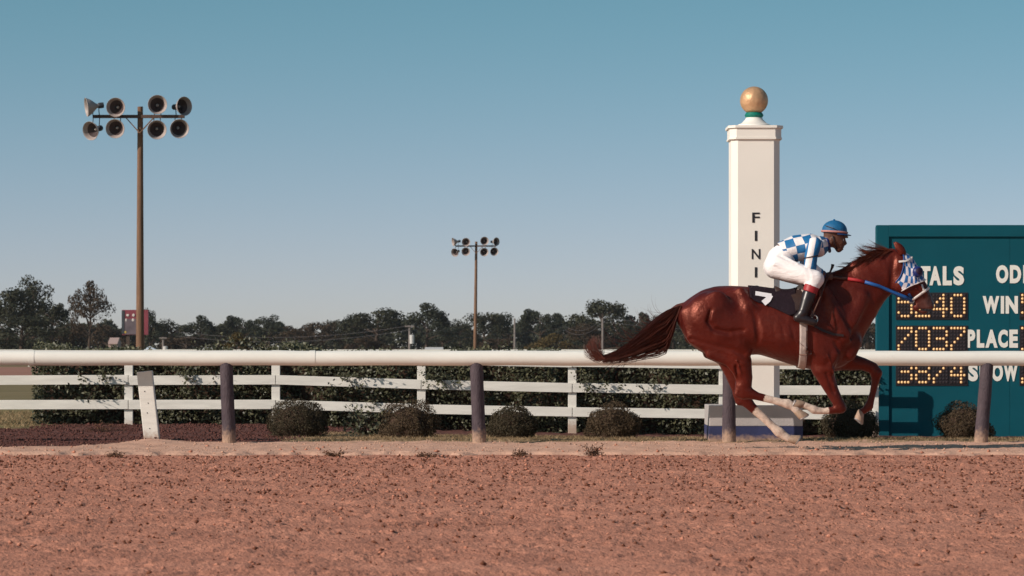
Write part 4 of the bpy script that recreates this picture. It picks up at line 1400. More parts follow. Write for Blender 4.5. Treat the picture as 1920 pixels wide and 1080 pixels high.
mat('skin_brown', (0.12, 0.048, 0.030), 0.5, 0.4, var=0.15, vscale=15)
mat('boot_black', (0.022, 0.014, 0.016), 0.35, 0.5, var=0.3, vscale=14)
mat('boot_red', (0.33, 0.02, 0.025), 0.5, 0.4)
mat('sole_tan', (0.16, 0.085, 0.06), 0.8, 0.2)
mat('helmet_cloth', (0.012, 0.13, 0.30), 0.6, 0.35, var=0.25, vscale=14, bump=0.25, bscale=30)
mat('helmet_peak', (0.010, 0.045, 0.15), 0.5, 0.4)
mat('band_pink', (0.48, 0.22, 0.20), 0.6, 0.3)
mat('goggle_lens', (0.035, 0.016, 0.014), 0.12, 0.6)
mat('glove', (0.08, 0.03, 0.022), 0.7)


def check_mat(name, kind, size, a=(0.80, 0.74, 0.74), b_=(0.012, 0.135, 0.33), rot=0.0, axes='XZ', wob=0.0):
    """printed cloth: checks or stripes on UV (kind='uv') or object coordinates"""
    m = bpy.data.materials.new(name); m.use_nodes = True
    n = m.node_tree; L = n.links; p = n.nodes['Principled BSDF']
    p.inputs['Roughness'].default_value = 0.55; p.inputs['Specular IOR Level'].default_value = 0.4
    t = n.nodes.new('ShaderNodeTexCoord')
    src = t.outputs['UV'] if 'uv' in kind else t.outputs['Object']
    if wob > 0:
        nz = n.nodes.new('ShaderNodeTexNoise'); nz.inputs['Scale'].default_value = 7; L.new(src, nz.inputs['Vector'])
        vm_ = n.nodes.new('ShaderNodeVectorMath'); vm_.operation = 'MULTIPLY_ADD'; vm_.inputs[1].default_value = (wob,) * 3
        L.new(nz.outputs['Color'], vm_.inputs[0]); L.new(src, vm_.inputs[2]); src = vm_.outputs[0]
    mp_ = n.nodes.new('ShaderNodeMapping'); mp_.inputs['Rotation'].default_value = (0, rot, 0) if 'uv' not in kind else (0, 0, rot)
    L.new(src, mp_.inputs['Vector'])
    sp = n.nodes.new('ShaderNodeSeparateXYZ'); L.new(mp_.outputs[0], sp.inputs[0])
    outs = []
    for ax_ in axes:
        d_ = n.nodes.new('ShaderNodeMath'); d_.operation = 'DIVIDE'; d_.inputs[1].default_value = size if not hasattr(size, '__len__') else size[axes.index(ax_)]
        L.new(sp.outputs[ax_], d_.inputs[0])
        f_ = n.nodes.new('ShaderNodeMath'); f_.operation = 'FLOOR'; L.new(d_.outputs[0], f_.inputs[0])
        outs.append(f_.outputs[0])
    cur = outs[0]
    for o_ in outs[1:]:
        ad = n.nodes.new('ShaderNodeMath'); ad.operation = 'ADD'; L.new(cur, ad.inputs[0]); L.new(o_, ad.inputs[1]); cur = ad.outputs[0]
    md = n.nodes.new('ShaderNodeMath'); md.operation = 'FLOORED_MODULO'; md.inputs[1].default_value = 2; L.new(cur, md.inputs[0])
    mx = n.nodes.new('ShaderNodeMix'); mx.data_type = 'RGBA'; L.new(md.outputs[0], mx.inputs[0])
    mx.inputs[6].default_value = (*a, 1); mx.inputs[7].default_value = (*b_, 1)
    L.new(mx.outputs[2], p.inputs['Base Color'])
    nb = n.nodes.new('ShaderNodeTexNoise'); nb.inputs['Scale'].default_value = 13; nb.inputs['Detail'].default_value = 3
    L.new(t.outputs['Object'], nb.inputs['Vector'])
    b = n.nodes.new('ShaderNodeBump'); b.inputs['Strength'].default_value = 0.5; b.inputs['Distance'].default_value = 0.02
    L.new(nb.outputs['Fac'], b.inputs['Height']); L.new(b.outputs['Normal'], p.inputs['Normal'])
    MATS[name] = m
    return m


# ------------------------------------------------------------------ horse body
HF = Field((UV(395, 0)[0], -0.44, 0.0), (UV(1545, 0)[0], 0.44, UV(0, 175)[1]), 0.0085)
ST = [(428, 440, 500, .05), (445, 428, 545, .12), (480, 401, 598, .20), (530, 369, 632, .25), (590, 352, 652, .275), (650, 350, 655, .285), (710, 353, 645, .28),
      (770, 359, 640, .275), (830, 367, 658, .285), (890, 372, 678, .295), (950, 362, 697, .285), (1010, 335, 706, .255), (1065, 318, 706, .225), (1120, 335, 694, .20),
      (1165, 400, 665, .155), (1192, 480, 625, .09), (1204, 540, 600, .03)]
HF.body([(UV(u, 0)[0], UV(0, a)[1], UV(0, b)[1], w) for u, a, b, w in ST], 0.03, egg=0.16)
# withers ridge
HF.tube(T([(960, 372, .05, .045), (1050, 325, .055, .045), (1110, 318, .05, .045)]), 0.06)
# neck and crest
HF.tube(T([(1115, 470, .30, .17), (1160, 415, .275, .135), (1225, 345, .232, .105), (1285, 305, .20, .085), (1330, 290, .185, .075)]), 0.05)
HF.tube(T([(1090, 330, .05, .04), (1180, 270, .045, .035), (1260, 222, .04, .03), (1335, 212, .035, .035)]), 0.05)
# head
HF.tube(T([(1368, 272, .135, .088), (1400, 325, .14, .092), (1438, 368, .108, .072), (1465, 408, .083, .056), (1482, 433, .062, .050)]), 0.03)
for sy in (-1, 1):
    HF.tube(T([(1372, 345, .085, .035, .062 * sy), (1395, 370, .06, .03, .055 * sy)]), 0.03)     # cheek
    HF.tube(T([(1428, 288, .030, .022, .082 * sy)]), 0.025)                                   # brow over the eye
    HF.tube(T([(1418, 320, .012, .012, .10 * sy), (1478, 385, .012, .01, .062 * sy)]), 0.02)       # facial crest
HF.tube(T([(1440, 440, .045, .038), (1466, 456, .034, .034)]), 0.02)                            # chin and lower lip
HF.tube(T([(1492, 440, .036, .04)]), 0.02)
HF.tube(T([(1448, 452, .007, .06), (1478, 452, .010, .06), (1500, 455, .014, .06)]), 0.008, sub=True)     # mouth
for sy in (-1, 1):
    HF.tube(T([(1492, 412, .016, .016, .056 * sy), (1487, 424, .010, .012, .056 * sy)]), 0.012, sub=True)  # nostril
YN, YF = -0.15, 0.15
# hind legs
HF.tube(T([(560, 480, .23, .15), (610, 540, .21, .135), (655, 610, .155, .11), (688, 672, .108, .085), (703, 735, .082, .062), (706, 785, .066, .05), (722, 802, .058, .044), (760, 816, .038, .032), (825, 832, .034, .028),
           (862, 842, .036, .030), (888, 848, .047, .038), (908, 858, .038, .034), (926, 876, .036, .034)], YN), 0.035)
HF.tube(T([(682, 770, .03, .025), (676, 806, .030, .026), (700, 816, .03, .03)], YN), 0.03)      # point of hock
HF.tube(T([(570, 480, .20, .14), (620, 560, .19, .13), (648, 640, .13, .10), (672, 720, .088, .065), (695, 790, .07, .05), (712, 826, .066, .05), (745, 862, .046, .036), (800, 912, .037, .030),
           (838, 948, .038, .032), (862, 969, .049, .040), (886, 986, .038, .034), (902, 996, .036, .034)], YF), 0.035)
HF.tube(T([(682, 812, .03, .026), (692, 842, .032, .028)], YF), 0.03)
# fore legs
HF.tube(T([(1065, 560, .16, .09, -.14), (1035, 640, .14, .10, -.14), (1035, 700, .105, .085, -.14), (1052, 745, .080, .066, -.14), (1075, 795, .062, .052, -.14), (1098, 840, .053, .046, -.14), (1110, 862, .052, .045, -.14)]), 0.04)
HF.tube(T([(1110, 866, .048, .042), (1085, 874, .036, .034), (1040, 878, .030, .026), (1012, 876, .034, .030), (998, 872, .041, .036), (978, 862, .032, .030), (955, 852, .032, .03)], -.14), 0.02)
HF.tube(T([(1085, 600, .15, .09, .14), (1105, 655, .125, .095, .14), (1165, 672, .082, .068, .14), (1215, 680, .060, .052, .14), (1258, 697, .055, .046, .14), (1274, 718, .054, .046, .14)]), 0.04)
HF.tube(T([(1274, 720, .050, .044), (1270, 755, .038, .034), (1260, 800, .030, .026), (1250, 838, .034, .030), (1243, 860, .042, .036), (1226, 876, .032, .030), (1212, 884, .032, .03)], .14), 0.02)
# muscles: shoulder blade, triceps, breast, thigh, loin, gaskin
for sy in (-1, 1):
    HF.tube(T([(1045, 375, .05, .03, .18 * sy), (1085, 470, .07, .04, .20 * sy), (1125, 560, .075, .04, .185 * sy)]), 0.034)
    HF.tube(T([(1010, 560, .075, .045, .205 * sy), (1040, 620, .085, .05, .19 * sy)]), 0.034)
    HF.tube(T([(1165, 590, .075, .05, .10 * sy), (1150, 640, .06, .05, .11 * sy)]), 0.034)
    HF.tube(T([(1205, 400, .05, .03, .11 * sy), (1160, 500, .06, .03, .155 * sy)]), 0.042)
    HF.tube(T([(470, 470, .075, .05, .155 * sy), (500, 560, .09, .05, .185 * sy), (580, 620, .07, .05, .175 * sy)]), 0.034)
    HF.tube(T([(590, 420, .10, .04, .235 * sy), (640, 500, .10, .04, .245 * sy)]), 0.042)
    HF.tube(T([(690, 375, .03, .02, .16 * sy), (722, 440, .035, .02, .25 * sy)]), 0.07)        # point of hip
    HF.tube(T([(690, 590, .075, .05, .215 * sy), (712, 630, .05, .04, .20 * sy)]), 0.034)
    HF.tube(T([(1000, 590, .07, .03, .232 * sy), (1030, 650, .06, .03, .222 * sy)]), 0.03)
    HF.tube(T([(1085, 640, .05, .03, .205 * sy), (1062, 700, .045, .03, .195 * sy)]), 0.03)
    HF.tube(T([(560, 640, .04, .03, .195 * sy), (640, 668, .05, .03, .205 * sy), (676, 720, .035, .025, .195 * sy)]), 0.03)
    # veins
    HF.tube(T([(880, 560, .004, .006, .312 * sy), (930, 590, .004, .006, .308 * sy), (985, 640, .004, .006, .285 * sy)]), 0.010)
    HF.tube(T([(1410, 340, .004, .005, .100 * sy), (1440, 372, .004, .005, .080 * sy), (1462, 400, .003, .005, .062 * sy)]), 0.008)
    HF.tube(T([(1050, 640, .004, .006, .252 * sy), (1075, 700, .004, .006, .222 * sy), (1082, 770, .004, .006, .196 * sy)]), 0.010)
    HF.tube(T([(600, 600, .004, .006, .285 * sy), (660, 640, .004, .006, .265 * sy), (690, 720, .004, .006, .222 * sy)]), 0.010)
    # creases
    HF.tube(T([(715, 420, .010, .015, .295 * sy), (748, 470, .018, .022, .297 * sy), (762, 560, .022, .03, .295 * sy), (752, 620, .016, .03, .27 * sy)]), 0.028, sub=True, grow=.005)
    HF.tube(T([(560, 455, .006, .012, .296 * sy), (548, 500, .012, .018, .290 * sy), (572, 535, .016, .022, .296 * sy), (635, 548, .016, .022, .302 * sy), (695, 540, .010, .018, .302 * sy)]), 0.026, sub=True, grow=.005)
    HF.tube(T([(480, 575, .006, .012, .225 * sy), (545, 598, .013, .020, .270 * sy), (640, 618, .013, .020, .276 * sy), (700, 640, .009, .016, .262 * sy)]), 0.03, sub=True, grow=.005)
    HF.tube(T([(1000, 480, .010, .018, .285 * sy), (985, 560, .013, .02, .30 * sy), (985, 640, .011, .02, .285 * sy)]), 0.028, sub=True, grow=.005)
    HF.tube(T([(1085, 590, .009, .015, .245 * sy), (1110, 640, .011, .018, .225 * sy), (1080, 690, .008, .015, .21 * sy)]), 0.026, sub=True, grow=.005)
    HF.tube(T([(1075, 400, .008, .016, .235 * sy), (1120, 480, .011, .018, .235 * sy), (1160, 545, .009, .016, .20 * sy)]), 0.028, sub=True, grow=.005)
    HF.tube(T([(1250, 420, .012, .018, .135 * sy), (1190, 510, .013, .018, .16 * sy), (1150, 570, .009, .016, .18 * sy)]), 0.028, sub=True, grow=.005)
    HF.tube(T([(1335, 230, .010, .015, .085 * sy), (1330, 300, .013, .018, .09 * sy), (1325, 365, .012, .02, .085 * sy)]), 0.03, sub=True, grow=.005)
    HF.tube(T([(668, 690, .006, .010, .225 * sy), (680, 760, .007, .010, .205 * sy)]), 0.02, sub=True, grow=.005)
    HF.tube(T([(1048, 720, .006, .010, .222 * sy), (1078, 800, .006, .010, .195 * sy)]), 0.02, sub=True, grow=.005)
    for q in range(3):
        HF.tube(T([(815 + q * 40, 500 + q * 9, .003, .006, .309 * sy), (828 + q * 40, 570, .003, .006, .312 * sy)]), 0.02, sub=True, grow=.005)

horse = thing('racehorse', 'galloping chestnut racehorse with white socks and blue checked hood', 'horse', (HX, HORSE_D, 0.0))
hm, HVx = HF.mesh('body')


def seg_mask(V, pts, rad, y):
    out = np.zeros(len(V))
    Q = np.array([P3(u, v, y) for u, v in pts])
    for a, b in zip(Q[:-1], Q[1:]):
        ab = b - a; t = np.clip(((V - a) @ ab) / (ab @ ab), 0, 1)
        raw = ((V - a) @ ab) / (ab @ ab)
        d = np.linalg.norm(V - a - ab * t[:, None], axis=1)
        w = (d < rad) & (raw > -0.01 if a is Q[0] else True)
        out = np.maximum(out, w * 1.0)
    return out


wob = 0.0
sock = np.maximum.reduce([seg_mask(HVx, [(822, 834), (888, 850), (960, 930)], .085, YN), seg_mask(HVx, [(785, 897), (862, 972), (960, 1040)], .085, YF),
                          seg_mask(HVx, [(1028, 877), (998, 872), (920, 840)], .075, -.14)])
muz = np.array([0.0] * len(HVx))
mc = np.array(P3(1488, 425)); md_ = np.linalg.norm((HVx - mc) * np.array([1, .6, 1]), axis=1)
muz = 0.85 * (1 - sstep(.06, .15, md_))
for nm, A in (('sock', sock), ('muzzle', muz)):
    a = hm.attributes.new(nm, 'FLOAT', 'POINT'); a.data.foreach_set('value', np.asarray(A, np.float32))
link('body', hm, horse, 'chestnut_coat', smooth=True)


# hooves: (coronet centre, toe direction in the side plane, y)
def hoof(u, v, ang, y, tint_white=True):
    """ang: direction the hoof wall runs from coronet to ground edge, degrees from +x towards down"""
    d = Vector((math.cos(R(ang)), 0, -math.sin(R(ang))))
    f = Vector((math.sin(R(ang)), 0, math.cos(R(ang))))        # front of the wall
    yv = Vector((0, 1, 0)); c = Vector(P3(u, v, y))
    m_ = MB(); nseg = 16; rings = []
    for k_, (dist, rf, rb, ry) in enumerate(((-.012, .030, .028, .030), (0, .038, .034, .037), (.03, .047, .038, .043), (.068, .060, .042, .052), (.074, .058, .040, .050))):
        cc_ = c + d * dist + f * (.35 * dist)
        for i in range(nseg):
            a_ = 2 * math.pi * i / nseg
            rr_ = rf if math.cos(a_) > 0 else rb
            m_.v.append(tuple(cc_ + f * (rr_ * math.cos(a_)) + yv * (ry * math.sin(a_))))
    for j in range(4):
        for i in range(nseg):
            m_.f.append((j * nseg + i, j * nseg + (i + 1) % nseg, (j + 1) * nseg + (i + 1) % nseg, (j + 1) * nseg + i))
    m_.f.append(tuple(range(nseg))[::-1]); m_.f.append(tuple(range(4 * nseg, 5 * nseg)))
    ho = m_.build('hoof', 'hoof_horn', horse, smooth=True, auto=50)
    s_ = MB(); cc_ = c + d * .078 + f * .027
    pts = [cc_ + f * (.050 * math.cos(a_)) + yv * (.045 * math.sin(a_)) for a_ in np.linspace(-2.3, 2.3, 16)]
    s_.tube(pts, .008, 6); s_.build('horseshoe', 'horseshoe', ho)


hoof(927, 880, 62, YN)
hoof(905, 997, 34, YF)
hoof(950, 850, 205, -.14)
hoof(1208, 886, 128, .14)


# ears, eyes
for sy in (-1, 1):
    m_ = MB()
    b_ = Vector(P3(1378, 222, .05 * sy)); tip = Vector(P3(1342, 166, .062 * sy))
    ax_ = tip - b_; prof = [(0, .028), (.15, .036), (.4, .037), (.65, .028), (.85, .015), (1, .002)]
    m_.tube([b_ + ax_ * q + Vector((.010, 0, .006)) * math.sin(q * 3) for q, _ in prof], [w_ for _, w_ in prof], 12, flat=.55, flat_dir=(0, 1, 0))
    ear = m_.build('ear', 'chestnut_coat', horse, smooth=True)
    m_ = MB(); m_.sphere(P3(1432, 300, .083 * sy), (.019, .012, .017), 12, 8); m_.build('eye', 'eye_dark', horse, smooth=True)


# mane and tail
def strand(m_, pts, r0, nside=3):
    k_ = len(pts); m_.tube(pts, [r0 * (1 - .85 * i / (k_ - 1)) for i in range(k_)], nside, False)


random.seed(21)
mm_ = MB()
crest = [(1062, 312), (1110, 298), (1160, 275), (1205, 247), (1250, 215), (1300, 196), (1345, 196)]
for i in range(56 * 14):
    if i % 14 == 0:
        q0 = random.random() * (len(crest) - 1.06); k0 = int(q0)
        uu = crest[k0][0] + (crest[k0 + 1][0] - crest[k0][0]) * (q0 - k0)
        up = sstep(1150, 1290, uu)
        ln0 = random.uniform(55, 125) * (0.6 + .5 * up); an0 = random.gauss(192 - 14 * up, 11); bend0 = random.gauss(-.25, .5)
        lay = random.random() < 0.38
        if lay: an0 = random.gauss(205, 9); bend0 = random.gauss(.2, .25)
        ys0 = random.uniform(-.04, .04)
    q = min(max(q0 + random.gauss(0, .05), 0), len(crest) - 1.01); k_ = int(q); f_ = q - k_
    u = crest[k_][0] * (1 - f_) + crest[k_ + 1][0] * f_; v = crest[k_][1] * (1 - f_) + crest[k_ + 1][1] * f_ + 6
    y0 = ys0 + random.gauss(0, .006); ln = ln0 * random.uniform(.7, 1.05); an = R(an0 + random.gauss(0, 3)); bend = bend0 + random.gauss(0, .08)
    if lay: y0 = -random.uniform(.035, .05)
    pts = []; cu_, cv_ = u, v
    for s_i in range(7):
        x, z = UV(cu_, cv_)
        yy_ = y0 + random.gauss(0, .002) + s_i * .006 * (-1 if y0 < 0 else 1)
        pts.append(Vector((x, yy_, z)))
        aa = an + bend * s_i / 6
        cu_ += math.cos(aa) * ln / 6; cv_ -= math.sin(aa) * ln / 6 * .85
    if lay:
        xs_ = np.array([q_.x for q_ in pts]); zs_ = np.array([q_.z for q_ in pts]); yn_ = HF.near_y(xs_, zs_)
        for q_, y_ in zip(pts, yn_):
            if y_ < .2: q_.y = min(q_.y, y_ - .006)
    strand(mm_, pts, random.uniform(.0022, .0042))
mn = mm_.build('mane', 'mane_hair', horse)

tl = MB()
core = [(440, 440), (395, 458), (345, 492), (285, 545), (225, 596), (165, 636), (120, 655)]
for i in range(1300):
    off_ = random.random() ** .9
    spread = random.choice((.6, .8, 1.0, 1.0, 1.2, 1.5, 1.5 + random.random() * .4 * (random.random() < .3)))
    side = random.gauss(0, .05)
    end = random.uniform(.45, 1.0) if random.random() < .6 else 1.0
    pts = []
    wv = random.gauss(0, 6); wv2 = random.gauss(0, 8)
    for s_i in range(10):
        q = s_i / 9 * end * (len(core) - 1.001); k_ = int(q); f_ = q - k_
        u = core[k_][0] * (1 - f_) + core[k_ + 1][0] * f_; v = core[k_][1] * (1 - f_) + core[k_ + 1][1] * f_
        tt = s_i / 9 * end
        v += off_ ** 1.25 * spread * float(np.interp(tt, [0, .08, .18, .3, .5, .75, 1], [4, 45, 105, 105, 72, 34, 5])) - 6 * (1 - tt)
        v += wv * tt + wv2 * math.sin(tt * 5) * .5; u += wv2 * tt * .5
        pts.append(Vector(P3(u, v, side * (.35 + 1.2 * tt) + .03 * math.sin(tt * 6 + i))))
    if end > .97 and random.random() < .6:                                # wisps curl up past the end
        cu_, cv_ = 120, 655 + off_ * 8; an = R(random.gauss(172, 12))
        for s_i in range(4):
            an -= R(random.uniform(4, 24)); cu_ += math.cos(an) * 22; cv_ -= math.sin(an) * 26
            pts.append(Vector(P3(cu_ + wv, cv_ + wv2, side * 1.5)))
    strand(tl, pts, random.uniform(.0028, .0055))
for i in range(150):                             # loose flying strands
    q0 = random.uniform(.5, 4.2); k_ = int(q0); f_ = q0 - k_
    cu_ = core[k_][0] * (1 - f_) + core[k_ + 1][0] * f_; cv_ = core[k_][1] * (1 - f_) + core[k_ + 1][1] * f_ + random.uniform(0, 60)
    an = R(random.gauss(222, 13)); cv = random.gauss(-.12, .10); sd0 = random.gauss(0, .06); stp = random.uniform(11, 22); pts = []
    for s_i in range(9):
        pts.append(Vector(P3(cu_, cv_, sd0 * (.4 + .12 * s_i)))); an += cv; cu_ += math.cos(an) * stp; cv_ -= math.sin(an) * stp
    strand(tl, pts, random.uniform(.0016, .003))
tl.tube([P3(462, 440), P3(430, 446), P3(395, 466), P3(350, 502)], [.05, .042, .032, .012], 10)
tl.build('tail', 'horse_hair', horse)


# ------------------------------------------------------------------ tack
def wrap(name, m_, st, a0, a1, na, off, thick, parent=None, twist=0.0, uvs=1.0):
    """cloth or strap laid round the horse: st = list of (centre (u,v), axis direction angle); rays from outside hit the
    body at angles a0..a1 (0 = up/forehead side, positive = towards the camera)"""
    rows = []
    for si, (u, v, ax_, lo, hi) in enumerate(st):
        c = np.array(P3(u, v)); d = np.array((math.cos(R(ax_)), 0, -math.sin(R(ax_))))
        nrm = np.array((math.sin(R(ax_)), 0, math.cos(R(ax_))))
        an = np.linspace(R(lo), R(hi), na)
        dirs = np.cos(an)[:, None] * nrm + np.sin(an)[:, None] * np.array((0, -1.0, 0))
        o_ = c + dirs * 0.52
        h_ = HF.hit(o_, -dirs, .6, 260)
        rows.append(h_ + dirs * off)
    Rw = np.array(rows)                      # (ns, na, 3)
    out = Rw.copy()
    V = out.reshape(-1, 3); ns = len(st)
    i = np.arange(ns * na).reshape(ns, na)
    Fq = np.stack([i[:-1, :-1], i[:-1, 1:], i[1:, 1:], i[1:, :-1]], -1).reshape(-1, 4)
    me = np_mesh(name, V, Fq)
    uv = me.uv_layers.new(name='UVMap')
    # arc-length coordinates
    dsx = np.concatenate([np.zeros((1, na)), np.cumsum(np.linalg.norm(np.diff(Rw, axis=0), axis=2), 0)])
    dsy = np.concatenate([np.zeros((ns, 1)), np.cumsum(np.linalg.norm(np.diff(Rw, axis=1), axis=2), 1)], 1)
    UVc = np.stack([dsx, dsy], -1).reshape(-1, 2)
    li = np.empty(len(me.loops), np.int32); me.loops.foreach_get('vertex_index', li)
    uv.data.foreach_set('uv', UVc[li].astype(np.float32).ravel())
    o = link(name, me, parent or horse, m_, smooth=True)
    md_ = o.modifiers.new('thickness', 'SOLIDIFY'); md_.thickness = thick; md_.offset = 0
    return o


# saddle cloth
stc = []
for q in np.linspace(0, 1, 34):
    u = 727 + q * 196
    vb = 352 + 10 * q
    drop = np.interp(q, [0, .12, .14, .8, 1], [62, 72, 74, 116, 104])
    stc.append((u, 470, 0, -82 + 0, 82))
# angle at which the cloth ends on the side, from its drawn lower edge
st2 = []
for (u, v, ax_, _, _) in stc:
    vlow = np.interp(u, [727, 748, 760, 800, 850, 893, 923], [400, 418, 424, 436, 458, 478, 470])
    x, z = UV(u, vlow); yy_ = abs(float(HF.near_y(x, z)[0])); xc, zc_ = UV(u, 470)
    a_ = math.degrees(math.atan2(yy_, z - zc_))
    st2.append((u, 470, 0, -a_, a_))
sc_o = wrap('saddlecloth', 'cloth_dark', st2, 0, 0, 60, .010, .010)
# the number 7 on the cloth
num = MB()


def on_horse(u, v, off_=0.018, fld=None):
    x, z = UV(u, v); y_ = float((fld or HF).near_y(x, z)[0]); return Vector((x, (y_ if y_ < .1 else -.03) - off_, z))


def ribbon(m_, path, w, off_=0.012, nsub=6, wv=None):
    """flat strap on the near side of the horse following path (u,v), width w metres"""
    pts = []
    for (a, b) in zip(path[:-1], path[1:]):
        for i in range(nsub):
            f_ = i / nsub; pts.append((a[0] * (1 - f_) + b[0] * f_, a[1] * (1 - f_) + b[1] * f_))
    pts.append(path[-1])
    b0 = len(m_.v); k_ = len(pts)
    for i, (u, v) in enumerate(pts):
        a = pts[max(0, i - 1)]; b = pts[min(k_ - 1, i + 1)]
        du, dv = b[0] - a[0], b[1] - a[1]; l_ = math.hypot(du, dv) or 1
        nu, nv = -dv / l_, du / l_
        hw_ = w * 450 / 2
        for sg_, o2 in ((1, 0), (-1, 0), (-1, .006), (1, .006)):
            q_ = on_horse(u + nu * hw_ * sg_, v + nv * hw_ * sg_, off_ - o2); m_.v.append(tuple(q_))
    for i in range(k_ - 1):
        for j in range(4):
            m_.f.append((b0 + i * 4 + j, b0 + i * 4 + (j + 1) % 4, b0 + (i + 1) * 4 + (j + 1) % 4, b0 + (i + 1) * 4 + j))
    m_.f.append((b0, b0 + 1, b0 + 2, b0 + 3)); e = b0 + (k_ - 1) * 4; m_.f.append((e + 3, e + 2, e + 1, e))
    return m_


ribbon(num, [(751, 383), (818, 394)], .040, .027); num.build('number', 'cloth_white', sc_o)
num = MB(); ribbon(num, [(813, 390), (802, 410), (782, 426)], .054, .0285); num.build('number', 'cloth_white', sc_o)
# girth round the barrel
gs = [(u, 560, 0, -135, 135) for u in np.linspace(932, 964, 5)]
gir = []
for sh in np.linspace(-16, 16, 5):
    gir.append((948 + sh, 540, 0, -180, 180))
gsk = wrap('girth', 'girth_web', gir, 0, 0, 72, .008, .008)
for vv in (640, 668, 690):
    b_ = MB(); ribbon(b_, [(932, vv), (962, vv + 1)], .010, .018, 3); b_.build('girth_buckle', 'metal_ring', gsk)
b_ = MB(); ribbon(b_, [(962, 540), (963, 600), (965, 650)], .014, .014); b_.build('girth_strap', 'leather_brown', gsk)
b_ = MB(); rc = on_horse(974, 632, .02)
b_.tube([rc + Vector((.018 * math.cos(a_), 0, .018 * math.sin(a_))) for a_ in np.linspace(0, 6.1, 12)], .003, 5); b_.build('ring', 'leather_dark', gsk)
# breast strap
b_ = MB(); ribbon(b_, [(985, 515), (1030, 540), (1075, 556), (1118, 561)], .022, .014); b_.build('breast_strap', 'leather_dark', horse)
# small racing saddle
sd_ = MB()
path = [(838, 352), (868, 366), (905, 368), (945, 352), (975, 326)]
sec = []
for i, (u, v) in enumerate(path):
    w_ = [.13, .12, .10, .09, .08][i]
    c_ = P3(u, v)
    for a_ in np.linspace(-100, 100, 13):
        sec.append((c_[0], math.sin(R(a_)) * w_, c_[2] - .05 + math.cos(R(a_)) * .055 - (abs(a_) / 100) ** 2 * .03))
Fq = [(i * 13 + j, i * 13 + j + 1, (i + 1) * 13 + j + 1, (i + 1) * 13 + j) for i in range(4) for j in range(12)]
sd_.add(sec, Fq)
so_ = sd_.build('saddle', 'saddle_leather', horse, smooth=True)
q_ = so_.modifiers.new('thickness', 'SOLIDIFY'); q_.thickness = .018
fl = MB(); ribbon(fl, [(920, 372), (938, 420), (940, 455)], .11, .024, 5); fl.build('saddle_flap', 'saddle_leather', so_)
for sy in (-1, 1):
    st_ = MB(); c_ = Vector(P3(993, 493, .335 * sy))
    st_.tube([c_ + Vector((.030 * math.cos(a_) * .9, 0.02 * math.sin(a_), .036 * math.sin(a_))) for a_ in np.linspace(R(-70), R(250), 18)], .006, 6); st_.build('stirrup', 'metal_ring', so_)
    st_ = MB(); st_.bar(c_ + Vector((-.012, 0, .035)), Vector(P3(962, 375, .20 * sy)), .012, .028, up=(0, 1, 0)); st_.build('stirrup_leather', 'leather_brown', so_)

# blinker hood, printed with blue and white checks
check_mat('hood_check', 'uv', (.036, .042), axes='XY', rot=.35, wob=.05, b_=(.010, .11, .33), a=(.66, .60, .64))
hst = []
A_, B_ = (1350, 235), (1490, 430)
axang = math.degrees(math.atan2(B_[1] - A_[1], B_[0] - A_[0]))
ns, na = 22, 72
an = np.linspace(-180, 180, na)
rows = []
for si in range(ns):
    row = []
    f_ = si / (ns - 1)
    for a_ in an:
        c_ = math.cos(R(a_))
        t0 = .19 - .22 * c_ if c_ > 0 else .19 - .17 * c_
        t1 = .56 + .05 * c_
        t_ = t0 + (t1 - t0) * f_
        row.append((A_[0] + (B_[0] - A_[0]) * t_, A_[1] + (B_[1] - A_[1]) * t_, a_))
    rows.append(row)
RW = np.array(rows)
d_ = np.array((math.cos(R(axang)), 0, -math.sin(R(axang)))); nrm = np.array((math.sin(R(axang)), 0, math.cos(R(axang))))
cx_, cz_ = UV(RW[..., 0], RW[..., 1])
C_ = np.stack([cx_, np.zeros_like(cx_), cz_], -1)
dirs = np.cos(np.radians(RW[..., 2]))[..., None] * nrm + np.sin(np.radians(RW[..., 2]))[..., None] * np.array((0, -1.0, 0))
tt_ = np.full(C_.shape[:2], .04); live = np.ones(tt_.shape, bool)
for i in range(120):
    v_ = HF.sample(C_ + dirs * tt_[..., None]); live &= (v_ < -.0004) & (tt_ < .150)
    tt_ = np.where(live, tt_ + np.clip(-v_ * .6, .0008, .01), tt_)
Hh = C_ + dirs * (tt_[..., None] + .009)
me = grid_mesh('hood', Hh[..., 0], Hh[..., 1], Hh[..., 2])
uv = me.uv_layers.new(name='UVMap')
dsx = np.concatenate([np.zeros((1, na)), np.cumsum(np.linalg.norm(np.diff(Hh, axis=0), axis=2), 0)]); dsy = np.tile(np.linspace(0, .62, na), (ns, 1))
li = np.empty(len(me.loops), np.int32); me.loops.foreach_get('vertex_index', li)
uv.data.foreach_set('uv', np.stack([dsx, dsy], -1).reshape(-1, 2)[li].astype(np.float32).ravel())
hood = link('blinker_hood', me, horse, 'hood_check', smooth=True)
q_ = hood.modifiers.new('thickness', 'SOLIDIFY'); q_.thickness = .006
for idx_, mm_, w_ in ((0, 'rein_blue', .010), (ns - 1, 'strap_white', .009)):
    b_ = MB(); b_.tube([Vector(Hh[idx_, i]) + Vector(dirs[idx_, i]) * .003 for i in range(na)], w_, 6, False, flat=.5, flat_dir=None); b_.build('hood_edge', mm_, hood, smooth=True)
